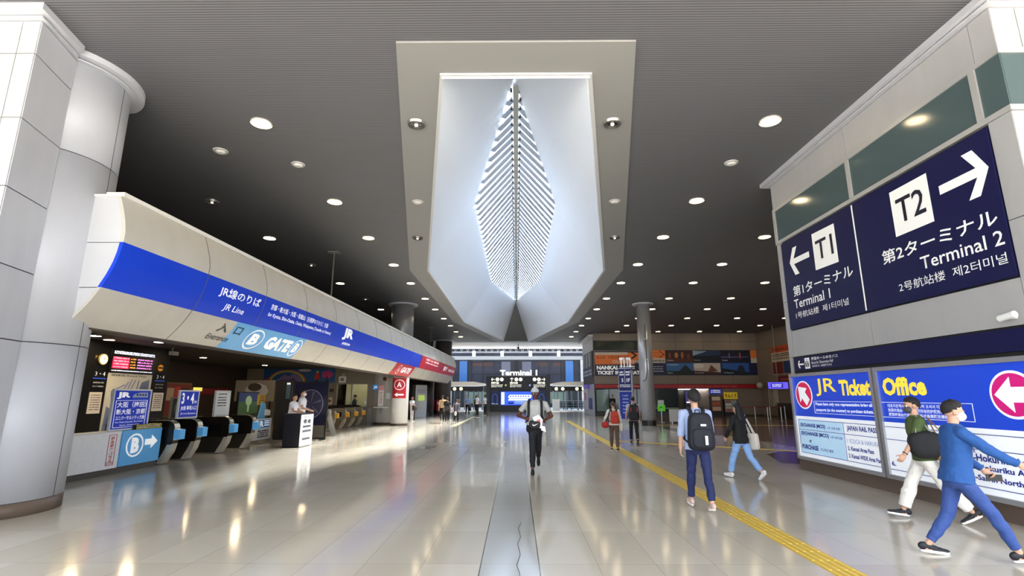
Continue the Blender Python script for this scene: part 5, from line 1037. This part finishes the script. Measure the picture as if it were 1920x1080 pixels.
    # garments ---------------------------------------------------
    if bottom:
        bm = bmesh.new(); loft(bm, [((0, y, z), rx * build + .012, ry + .012) for z, rx, ry, y in TOR if z <= waist + .01], T)
        if skirt:
            loft(bm, [((0, 0, .98), .16, .115), ((0, 0, .75), .2, .15), ((0, 0, skirt), .23, .19)], T)
        else:
            for sd in J:
                hip, kn, an, fd, fn, k = J[sd]; e = an + (kn - an) * .13
                cap(bm, hip, kn, .094 + wide * .4, .066 + wide * .7); cap(bm, kn, kn + (e - kn) * .4, .066 + wide * .7, .066 + wide); cap(bm, kn + (e - kn) * .4, e, .066 + wide, .05 + wide * 1.2, e1=False)
        fuse('trousers' if not skirt else 'skirt', bm, M(bottom, .75, bump=.25, bscale=40, var=.12), root, s, vx, amp * 1.1, 8.)
    bm = bmesh.new(); inf = .02
    rings = [((0, y, z), rx * build + inf + (.008 if z < 1.15 else 0), ry + inf + (.008 if z < 1.15 else 0)) for z, rx, ry, y in TOR if z >= hem - .005 and z < 1.47]
    z0 = hem; i0 = next(r for r in TOR if r[0] >= hem - .005); rings = [((0, i0[3], z0), i0[1] * build + inf + .012, i0[2] + inf + .012)] + [r for r in rings if r[0][2] > z0 + .02] + [((0, -.008, 1.475), .085, .075), ((0, -.008, 1.495), .066, .064)]
    loft(bm, rings, T)
    for sd in A:
        sh, el, wr_, du, df, k, _c = A[sd]
        cap(bm, T((k * .08, -.01, 1.415)), sh, .068, .068)
        if sleeve == 'short': cap(bm, sh, sh + (el - sh) * .62, .068, .06, e1=False)
        elif sleeve == 'none': pass
        else:
            cap(bm, sh, el, .066, .054); end = el + (wr_ - el) * (.97 if sleeve == 'long' else .28); cap(bm, el, end, .054, .042 if sleeve == 'long' else .054, e1=False)
    fuse('shirt', bm, M(top, .8, bump=.25, bscale=35, var=.1), root, s, vx, amp, 8.)
    for sd in J:
        hip, kn, an, fd, fn, k = J[sd]; rt = Vector((1, 0, 0)); m3 = Matrix((rt, fd, fn)).transposed()
        bm = bmesh.new(); Tf = lambda p: an + m3 @ Vector(p)
        for yy, w, hh in ((-.045, .036, .085), (.0, .038, .085), (.05, .04, .06), (.1, .043, .045), (.15, .04, .035)):
            sph(bm, Tf((0, yy, -.06 + hh * .45)), (w, .055, hh * .55), m3, 12, 8)
        sh_o = fuse('shoe', bm, M(shoes, .6), root, s, vx if near else .014, smooth=2)
        bm = bmesh.new(); out = []
        for i in range(22):
            a = 2 * PI * i / 22; yy = .062 + .135 * math.sin(a); w = .042 if yy > .05 else .036; out.append((w * math.cos(a), yy))
        va = [bm.verts.new(Tf((x, y, -.08)) * s) for x, y in out]; vb = [bm.verts.new(Tf((x, y, -.052)) * s) for x, y in out]; bm.faces.new(va[::-1]); bm.faces.new(vb)
        for i in range(22): bm.faces.new((va[i], va[(i + 1) % 22], vb[(i + 1) % 22], vb[i]))
        obj('sole', bm, M(sole, .6), sh_o)
    # hair / hat / face ------------------------------------------
    if hair:
        bm = bmesh.new(); c0 = Vector((0, -.014, 1.657)); rr = (.084, .104, .105)
        for q in sph(bm, (0, 0, 0), 1, None, 40, 28):
            d = q.co.normalized(); p = Vector((d.x * rr[0], d.y * rr[1], d.z * rr[2]))
            inface = (d.y > .22 and d.z < .50 - .25 * abs(d.x)) or (d.z < -.15 - .62 * max(0, -d.y) and hairlen == 0) or (abs(d.x) > .6 and d.z < -.05 and d.y > -.3)
            k = .86 if inface else bulk * 1.03 + (.06 + .3 * (bulk - 1)) * noise.noise(d * (6 + 20 * (bulk - 1))) + (.05 if d.z > .6 and d.y > -.2 else 0)
            q.co = TH(c0 + p * k) * s
        if hairlen:
            loft(bm, [((0, -.045, 1.68), .085, .07), ((0, -.06, 1.58), .098, .07), ((0, -.085, 1.47), .115, .065), ((0, -.115, 1.36), .115, .055), ((0, -.13, 1.5 - hairlen), .07, .03)], lambda p: TH(p) * s)
            fuse('hair', bm, M(hair, .55, bump=.4, bscale=80), root, 1, .009, .005, 14)
        else: obj('hair', bm, M(hair, .6, bump=.6, bscale=120), root, True)
    if cover:
        bm = bmesh.new(); c0 = Vector((0, -.012, 1.665))
        for q in sph(bm, (0, 0, 0), 1, None, 32, 20):
            d = q.co.normalized(); k = 1 if d.z > -.02 else .84
            q.co = TH(c0 + Vector((d.x * .088, d.y * .108, d.z * .1)) * k) * s
        cp = obj('cap', bm, M(cover, .8, bump=.3, bscale=60), root, True)
        bm = bmesh.new(); prism(bm, [(.075 * math.cos(a), .075 + .085 * math.sin(a)) for a in [PI * i / 12 for i in range(13)]], 1.668, 1.676, 'z')
        for v in bm.verts: v.co = TH(v.co) * s
        obj('visor', bm, M(cover, .8), cp)
    if face:
        for k in (-1, 1):
            bm = bmesh.new(); sph(bm, TH((k * .031, .0735, 1.629)) * s, .0135 * s, None, 12, 10); e = obj('eye', bm, M('ece8e4', .3), root, True)
            bm = bmesh.new(); sph(bm, TH((k * .031, .0815, 1.629)) * s, .0075 * s, None, 10, 8); obj('iris', bm, M('2a1c14', .3), e, True)
            bm = bmesh.new(); tube(bm, [TH((k * .013, .092, 1.652)) * s, TH((k * .03, .091, 1.657)) * s, TH((k * .05, .078, 1.652)) * s], .004 * s, 6); obj('eyebrow', bm, M(hair or '2a1c16', .7), root)
        bm = bmesh.new(); tube(bm, [TH((-.024, .078, 1.567)) * s, TH((0, .0915, 1.566)) * s, TH((.024, .078, 1.567)) * s], [.003 * s, .0065 * s, .003 * s], 8); obj('lips', bm, M('9a5a50' if skin > '7' else '5a3430', .5), root, True)
    if mask:
        bm = bmesh.new()
        for q in sph(bm, (0, 0, 0), 1, None, 28, 20):
            d = q.co.normalized(); k = 1. if (d.y > .05) else .8
            q.co = TH(Vector((0, .026, 1.585)) + Vector((d.x * .071, d.y * .09, d.z * .064)) * k) * s
        mk = obj('face_mask', bm, M(mask, .7), root, True)
        bm = bmesh.new()
        for k in (-1, 1): tube(bm, [TH((k * .07, .05, 1.60)) * s, TH((k * .079, 0, 1.62)) * s, TH((k * .08, -.025, 1.61)) * s], .002 * s, 5)
        obj('ear_loop', bm, M(mask, .7), mk)
    return g
def gear(g, name, label, cat, group=None):
    """a thing worn or held by person g, modelled in that person's own coordinates"""
    t = thing(name, label, cat, g.root.location, g.root.rotation_euler.z, group); return t
def soft_box(bm, c, r, ex=.45, T=None, taper=0.):
    for q in sph(bm, (0, 0, 0), 1, None, 28, 20):
        d = q.co.normalized(); p = [math.copysign(abs(a) ** ex, a) for a in d]; m = max(abs(a) for a in d)
        k = 1 - taper * p[2]; v = Vector((c[0] + p[0] * r[0] * k, c[1] + p[1] * r[1], c[2] + p[2] * r[2])); q.co = T(v) if T else v
def backpack(g, label, col, strap, z0=.9, z1=1.42, w=.16, d=.1, pocket=None, accent=None):
    t = gear(g, 'backpack', label, 'backpack'); T, s = g.T, g.s; yc = -.135 - d; zc = (z0 + z1) / 2; hh = (z1 - z0) / 2
    S = lambda p: T(p) * s
    bm = bmesh.new(); soft_box(bm, (0, yc, zc), (w, d, hh), .42, S, .12); obj('pack_body', bm, M(col, .7, bump=.3, bscale=40), t, True)
    bm = bmesh.new(); soft_box(bm, (0, yc - d * .92, zc - hh * .35), (w * .78, d * .35, hh * .5), .42, S); obj('front_pocket', bm, M(pocket or col, .7, bump=.3, bscale=30), t, True)
    for k in (-1, 1):
        bm = bmesh.new(); ribbon(bm, [S(q) for q in ((k * .085, -.13, z1 - .06), (k * .1, -.1, 1.46), (k * .112, -.02, 1.505), (k * .12, .07, 1.465), (k * .125, .128, 1.36), (k * .13, .14, 1.22), (k * .16, .1, 1.08), (k * .185, -.02, 1.02), (k * .14, -.14, z0 + .1))], (1, .1, 0), .06 * s, .012 * s); obj('shoulder_strap', bm, M(strap, .7), t, True)
    bm = bmesh.new(); tube(bm, [S(q) for q in ((-.04, -.14, z1 - .01), (-.03, -.145, z1 + .04), (.03, -.145, z1 + .04), (.04, -.14, z1 - .01))], .009, 8); obj('top_handle', bm, M(strap, .6), t)
    if accent:
        for k in (-1, 1): bm = bmesh.new(); ribbon(bm, [S((k * w * .62, yc - d * 1.0, z1 - .12)), S((k * w * .66, yc - d * 1.06, zc)), S((k * w * .66, yc - d * 1.0, z0 + .08))], (1, 0, 0), .03, .01); obj('accent_strap', bm, M(accent, .6), t)
    return t
def tote(g, label, col, c, w, hh, th, strap, shoulder, rim=None, lower=None, name='tote_bag', yaw=0., ex=.35):
    t = gear(g, name, label, 'bag'); T, s = g.T, g.s; S = lambda p: T(p) * s; ry = Matrix.Rotation(yaw, 3, 'Z'); cv = Vector(c)
    TT = lambda p: S(cv + ry @ (Vector(p) - cv))
    bm = bmesh.new(); soft_box(bm, c, (th, w, hh), ex, TT, -.0); o = obj('bag_body', bm, M(col, .75, bump=.3, bscale=30), t, True)
    if lower: bm = bmesh.new(); soft_box(bm, (c[0], c[1], c[2] - hh * .45), (th * 1.03, w * 1.02, hh * .58), ex, TT); obj('lower_panel', bm, M(lower, .75), t, True)
    for k in (-1, 1):
        bm = bmesh.new(); ribbon(bm, [TT((c[0] + k * th * .4, c[1] - w * .45, c[2] + hh * .9)), S((shoulder[0] + .012 * k, shoulder[1] - .02, shoulder[2])), TT((c[0] + k * th * .4, c[1] + w * .45, c[2] + hh * .9))], (1, 0, 0), .028 * s, .006 * s); obj('strap', bm, M(strap, .7), t)
    return t
V = Vector
SKJ, SKD = 'c99a80', '5c3426'
# the six walkers near the camera
g = person('person in a blue sweater, jeans and white mask striding past the ticket office billboard', (4.72, 5.80, 0), R(-108), 1.66, ((-15, 20, -4), (33, 9, 8)), (((22, 8), (48, -6), .9), ((47, 12), (60, 4), .7)), SKJ, '1f4f90', '304a8a', '17171f', '17130f', lean=6, headyaw=4, sleeve='long', hem=.86, face=True, mask='dfe6f2', build=1.04, sole='f0eee8')
t = gear(g, 'smartphone', 'dark smartphone held by the person in the blue sweater', 'phone'); sh, el, w_, du, df, k, c_ = g.A['L']; bm = bmesh.new(); ctr = (w_ + df * .11 + V((.025, 0, -.01))); bx(bm, -.006, .006, -.075, .075, -.037, .037, .004)
for v in bm.verts: v.co = (ctr + v.co) * g.s
b_ = obj('case', bm, M('3a1c1e', .3), t); bm = bmesh.new(); bx(bm, .006, .0075, -.07, .07, -.033, .033)
for v in bm.verts: v.co = (ctr + v.co) * g.s
obj('screen', bm, BLACK, t)
bm = bmesh.new(); tl = text_mesh('Kyk', .03); tx = [v.co.x for v in tl.vertices]; mw = max(tx)
for v in tl.vertices: v.co = g.T((-.09 + .2 * v.co.x / mw, .138 + .0 * v.co.x, 1.2 + .09 * v.co.y)) * g.s + V((0, .006, 0))
tl.materials.clear(); bm.free(); link('chest_print', tl, M('d8e2f4', .7), g.root)
g = person('person in an olive T-shirt and loose white trousers walking away from the blue sweater wearer', (5.66, 7.45, 0), R(66), 1.66, ((-24, 14, -28), (26, 6, 6)), (((24, 9), (34, 4), .6), ((-18, 8), (-4, 4), .5)), SKJ, '47582c', 'e6e1da', '15151d', '1c1512', lean=5, headyaw=-8, hem=.86, face=True, mask='4a4a50', wide=.022)
tote(g, 'big black shoulder bag on the back of the person in the olive T-shirt', '121216', (-.23, .0, 1.09), .21, .19, .1, 'b9bbbe', (-.12, .02, 1.5), name='shoulder_bag', ex=.7)
tote(g, 'tan and white tote bag hanging behind the black shoulder bag', 'b98e3c', (-.25, -.24, .88), .14, .22, .06, 'b98e3c', (-.12, -.1, 1.47), lower='dcdad8', ex=.5)
bm = bmesh.new(); sh, el, w_, du, df, k, c_ = g.A['L']; cyl(bm, (w_ - df * .03) * g.s, (w_ - df * .018) * g.s, .034, n=16); obj('wristband', bm, M('2a1c16', .5), g.root)
g = person('person with a navy backpack, pale blue shirt and dark jeans beside the yellow strip', (2.76, 8.12, 0), R(-4), 1.71, ((17, 4, 4), (-14, 6, -12)), (((-4, 10), (4, 4), .5), ((12, 10), (50, -20), .6)), SKJ, '9fadd0', '15204f', 'cfb3a8', '141113', lean=2, sleeve='mid', hem=.86, sole='f2eeea', build=1.03, bulk=1.2)
backpack(g, 'big navy backpack worn by the person in the pale blue shirt', '0b0c1c', '0b0c1c', .86, 1.42, .185, .1)
bm = bmesh.new(); bx(bm, .02, .06, -.395, -.385, .95, 1.08); bx(bm, -.03, .05, -.39, -.38, 1.22, 1.25)
for v in bm.verts: v.co = g.T(v.co) * g.s
p_ = [o for o in bpy.data.objects if o.name.startswith('backpack')][-1]; obj('white_tag', bm, M('e6e6ea', .6), p_)
g = person('person with long dark hair, black sweater and light jeans walking away with a tote', (4.66, 11.05, 0), R(26), 1.52, ((24, 6, 4), (-22, 22, -42)), (((5, 22), (40, -8), .5), ((-8, 26), (35, 4), .5)), SKJ, '0b0b0d', '88aee2', 'e6e6e8', '0d0a0a', lean=3, sleeve='long', hem=.82, hairlen=.15, wide=.012)
tote(g, 'cream canvas tote bag on the shoulder of the person in the black sweater', 'd5cdc0', (.26, -.12, .86), .15, .19, .06, 'd5cdc0', (.17, -.02, 1.49))
g = person('person in a grey T-shirt and black trousers walking towards the camera with papers in hand', (.42, 11.75, 0), R(178), 1.83, ((-20, 34, -32), (12, 2, 6)), (((-12, 30), V((.62, .62, -.34)), .9), ((-12, 34), V((-.55, .7, -.2)), 1.0)), SKD, 'b4b4b0', '0b0b12', '0d0d0f', None, lean=3, hem=.98, legx=.06, face=True, cover='b9bcc2', build=1.12, sole='1c1c1c')
sp_ = gear(g, 'backpack', 'black backpack whose straps show on the person in the grey T-shirt', 'backpack')
bm = bmesh.new(); soft_box(bm, (0, -.24, 1.18), (.15, .09, .24), .45, lambda p: g.T(p) * g.s); obj('pack_body', bm, M('101014', .7), sp_, True)
for k in (-1, 1): bm = bmesh.new(); ribbon(bm, [g.T(q) * g.s for q in ((k * .1, -.15, 1.42), (k * .125, -.03, 1.51), (k * .135, .08, 1.46), (k * .138, .138, 1.36), (k * .14, .152, 1.2), (k * .17, .1, 1.06), (k * .2, -.05, 1.02), (k * .13, -.17, 1.0))], (1, 0, 0), .055, .014); obj('shoulder_strap', bm, M('101014', .7), sp_, True)
t = gear(g, 'belt_bag', 'black belt bag with a white curved mark worn by the person in grey T-shirt', 'bag'); bm = bmesh.new(); soft_box(bm, (.0, .18, 1.0), (.13, .055, .085), .5, lambda p: g.T(p) * g.s); obj('bag_body', bm, M('0e0e12', .6), t, True)
bm = bmesh.new(); prism(bm, [(.06, 1.02), (.03, .995), (-.07, 1.03), (.02, .975), (.055, .985)], .236, .241)
for v in bm.verts: v.co = g.T(v.co) * g.s
obj('white_mark', bm, M('f0f0f0', .5), t)
bm = bmesh.new(); L_ = [g.T((.185 * math.cos(a), .135 * math.sin(a), 1.02)) * g.s for a in [2 * PI * i / 24 for i in range(24)]]; tube(bm, L_ + [L_[0]], .014, 6); obj('belt', bm, M('0e0e12', .6), t)
t = gear(g, 'paper_map', 'folded white and red paper in the hand of the person in the grey T-shirt', 'paper'); sh, el, w_, du, df, k, c_ = g.A['L']; ctr = w_ + df * .1
bm = bmesh.new(); a_ = [(-.02, -.13), (.1, -.05), (.16, .1), (.03, .16), (-.06, .05)]; prism(bm, a_, -.004, .004)
for v in bm.verts: v.co = (ctr + V((.02, .03, 0)) + v.co) * g.s
obj('sheet', bm, M('ece8ec', .6), t); bm = bmesh.new(); prism(bm, [(-.01, -.05), (.05, -.02), (.07, .05), (0, .06)], .004, .007)
for v in bm.verts: v.co = (ctr + V((.02, .03, 0)) + v.co) * g.s
obj('red_print', bm, M('d86a5a', .6), t); bm = bmesh.new(); prism(bm, [(-.12, -.2), (-.02, -.16), (-.03, -.06), (-.1, -.08)], -.004, .004)
for v in bm.verts: v.co = (ctr + V((.02, .03, 0)) + v.co) * g.s
obj('loose_sheet', bm, M('ece8ec', .6), t)
g = person('short person with a red backpack and brown trousers walking away on the yellow strip', (3.05, 16.5, 0), R(0), 1.47, ((8, 2, 0), (-6, 3, 0)), (((8, 24), (30, 10), .4), ((-2, 14), (4, 6), .4)), SKJ, 'd9d2c6', '5b4433', '17171a', '3c3430', lean=4, sleeve='long', hem=.9, sole='e8e8e8')
backpack(g, 'red backpack on the short person in brown trousers', 'b8331f', '1c1414', .95, 1.4, .15, .08)
t = gear(g, 'red_sling_bag', 'round red sling bag at the left hip of the short person in brown trousers', 'bag'); bm = bmesh.new(); soft_box(bm, (-.32, .02, .92), (.13, .1, .12), .8, lambda p: g.T(p) * g.s); obj('bag_body', bm, M('b01e22', .7), t, True); bm = bmesh.new(); ribbon(bm, [g.T(q) * g.s for q in ((-.3, -.04, 1.02), (-.2, -.1, 1.25), (-.12, -.08, 1.47), (-.08, .1, 1.42), (-.25, .1, 1.1), (-.3, .06, 1.02))], (1, 0, 0), .04, .008); obj('strap', bm, M('17141a', .7), t)
t = gear(g, 'white_jacket', 'pale jacket hanging at the right hip of the short person in brown trousers', 'jacket'); bm = bmesh.new(); soft_box(bm, (.25, -.06, .85), (.07, .09, .17), .7, lambda p: g.T(p) * g.s); obj('cloth', bm, M('cfc8bc', .8, bump=.5, bscale=14), t, True)
g = person('person with a black and red backpack and black trousers walking away beside the navy pylon', (4.2, 18.9, 0), R(-6), 1.62, ((12, 3, 0), (-14, 16, -22)), (((0, 14), (20, 4), .4), ((4, 12), (25, 0), .4)), SKJ, 'b4b2b8', '101014', '121214', '201c1c', lean=3, hem=.84, sole='4a4a4a')
backpack(g, 'black backpack with red straps on the person beside the navy pylon', '111114', '111114', .85, 1.45, .19, .12, accent='b83a2c')
# staff at the kiosk and behind glass
STF = 'white shirt'
g = person('shorter staff person in a white polo shirt leaning over the kiosk desk', (-8.06, 18.72, 0), R(-95), 1.72, ((4, 0, 0), (-4, 0, 0)), (((20, 8), (75, -10), .4), ((25, 6), (80, -6), .4)), SKJ, 'eceaf2', '22222c', '121214', '1c1412', near=False, lean=8, headpitch=-8, hem=.88, face=True)
g = person('taller staff person in a white shirt and mask standing at the kiosk desk', (-7.93, 19.2, 0), R(-80), 1.88, ((2, 0, 0), (-3, 0, 0)), (((10, 8), (70, -12), .4), ((12, 6), (74, -12), .4)), SKJ, 'f0eef6', '22222c', '121214', '241812', near=False, lean=4, headpitch=-8, hem=.88, face=True, mask='e8e6ea')
g = person('seated-height clerk in dark uniform behind the station office window', (-10.1, 32.5, 0), R(100), 1.72, ((0, 0, 0), (0, 0, 0)), (((30, 8), (70, 0), .4), ((35, 8), (75, 0), .4)), SKJ, '2c3450', '22222c', '121214', '1a1818', near=False, sleeve='long')
# far walkers
W1, W2 = ((22, 6, 4), (-20, 22, -24)), ((-18, 20, -22), (20, 5, 4))
AR = (((-14, 8), (-2, 4), .4), ((14, 8), (28, 2), .4)); AR2 = (((12, 8), (26, 2), .4), ((-14, 8), (-4, 2), .4)); AF = (((8, 10), (70, -25), .4), ((8, 10), (70, -25), .4))
g = person('person in a dark skirt and pale top standing near the white ticket machine', (-7.0, 35.0, 0), R(-120), 1.62, ((0, 0, 0), (2, 0, 0)), AF, SKJ, 'd8d4d4', 'cfc4c4', 'e0dcd8', '6a4a40', near=False, hem=.95); bag_ = gear(g, 'handbag', 'dark handbag held in front of the person near the white ticket machine', 'bag'); bm = bmesh.new(); soft_box(bm, (.0, .24, .95), (.2, .08, .2), .5, lambda p: g.T(p) * g.s); obj('bag_body', bm, M('3a2a28', .6), bag_, True); bm = bmesh.new(); tube(bm, [g.T(q) * g.s for q in ((-.1, .24, 1.13), (-.06, .24, 1.26), (.06, .24, 1.26), (.1, .24, 1.13))], .012, 6); obj('handle', bm, M('3a2a28', .6), bag_)
g = person('person in a cream sleeveless top and black trousers, leftmost of the far walking group', (-4.75, 33.6, 0), R(12), 1.72, W2, AR, SKJ, 'c9a878', '14141a', '1a1a1c', '4a3428', near=False, sleeve='none', hem=.95)
g = person('person in black with a black backpack, middle of the far walking group', (-4.35, 32.9, 0), R(4), 1.60, W1, AR2, SKJ, '1c1c22', '121216', '16161a', '2a1c18', near=False, hem=.84); backpack(g, 'black backpack with a grey mark, middle of the far walking group', '101016', '101016', .85, 1.42, .18, .1, pocket='3c3e46')
g = person('small person in a grey top with a white round bag, in the far walking group', (-3.78, 32.9, 0), R(-4), 1.46, W2, AR, SKJ, '7c7c84', '15151a', '1c1c20', '16100e', near=False, hem=.84); t = gear(g, 'round_backpack', 'white round-fronted backpack on the small person in grey', 'backpack'); bm = bmesh.new(); soft_box(bm, (0, -.2, .72), (.17, .09, .24), .8, lambda p: g.T(p) * g.s); obj('pack_body', bm, M('17171c', .7), t, True); bm = bmesh.new(); soft_box(bm, (0, -.27, .74), (.1, .05, .17), .9, lambda p: g.T(p) * g.s); obj('white_front', bm, M('e4e2de', .7), t, True)
for k in (-1, 1): bm = bmesh.new(); ribbon(bm, [g.T(q) * g.s for q in ((k * .1, -.16, .92), (k * .12, -.14, 1.3), (k * .12, -.02, 1.5), (k * .12, .13, 1.35), (k * .18, .0, 1.0))], (1, 0, 0), .04, .01); obj('shoulder_strap', bm, M('17171c', .7), t)
g = person('person in a light blue shirt walking with a briefcase in the far hall', (-4.25, 45.5, 0), R(-168), 1.74, W1, (((8, 8), (16, 2), .4), ((-6, 10), (0, 4), .4)), SKJ, '8ea8d8', '15151c', '121214', '5a3a30', near=False, hem=.98); t = gear(g, 'briefcase', 'black briefcase carried by the person in the light blue shirt', 'briefcase'); sh, el, w_, du, df, k, c_ = g.A['L']; bm = bmesh.new(); q = (w_ + V((0, 0, -.3))) * g.s; bx(bm, q.x - .05, q.x + .05, q.y - .2, q.y + .2, q.z - .16, q.z + .14, .02); obj('case', bm, M('0e0e12', .5), t); bm = bmesh.new(); tube(bm, [q + V((0, -.07, .13)), q + V((0, -.05, .2)), q + V((0, .05, .2)), q + V((0, .07, .13))], .012, 6); obj('handle', bm, M('0e0e12', .5), t)
g = person('person in a white shirt standing left of the information board, arms folded', (-3.15, 42.0, 0), R(-60), 1.78, ((0, 0, 0), (3, 0, 0)), AF, SKJ, 'e9e6ea', '191922', '121214', '7a6a5c', near=False, hem=.98)
g = person('person in a white shirt and dark trousers standing closest to the information board', (-2.75, 45.6, 0), R(60), 1.74, ((0, 0, 0), (-3, 0, 0)), AR, SKJ, 'e6e6ec', '15151e', '121214', '2a2424', near=False, hem=.98)
g = person('person with a white top and dark backpack walking off under the left canopy', (-4.3, 55.5, 0), R(0), 1.7, W1, AR, SKJ, 'e0e4e8', '1c2430', '121214', '1a1a1a', near=False, hem=.95); backpack(g, 'dark backpack on the person walking off under the left canopy', '1c2c2c', '1c2c2c', .9, 1.42, .15, .09)
g = person('person in a pale top and dark skirt walking under the left canopy', (-6.05, 54.5, 0), R(20), 1.6, W2, AR, SKJ, 'dccdc4', '17171c', '1c1c20', '181214', near=False, hem=.95)
g = person('person in a grey shirt behind the far walking group', (-7.05, 51.0 + 3.5, 0), R(-30), 1.68, W1, AR2, SKJ, 'b4b4c0', '2a2e48', '121214', '2a2424', near=False, hem=.95)
g = person('person in dark clothes standing in front of the shop doors left of the pylon', (8.1, 44.0, 0), R(150), 1.74, ((0, 0, 0), (2, 0, 0)), AF, SKJ, '17171b', '121215', '111113', '1a1614', near=False, sleeve='long', hem=.9)

bpy.data.scenes.remove(TMP)
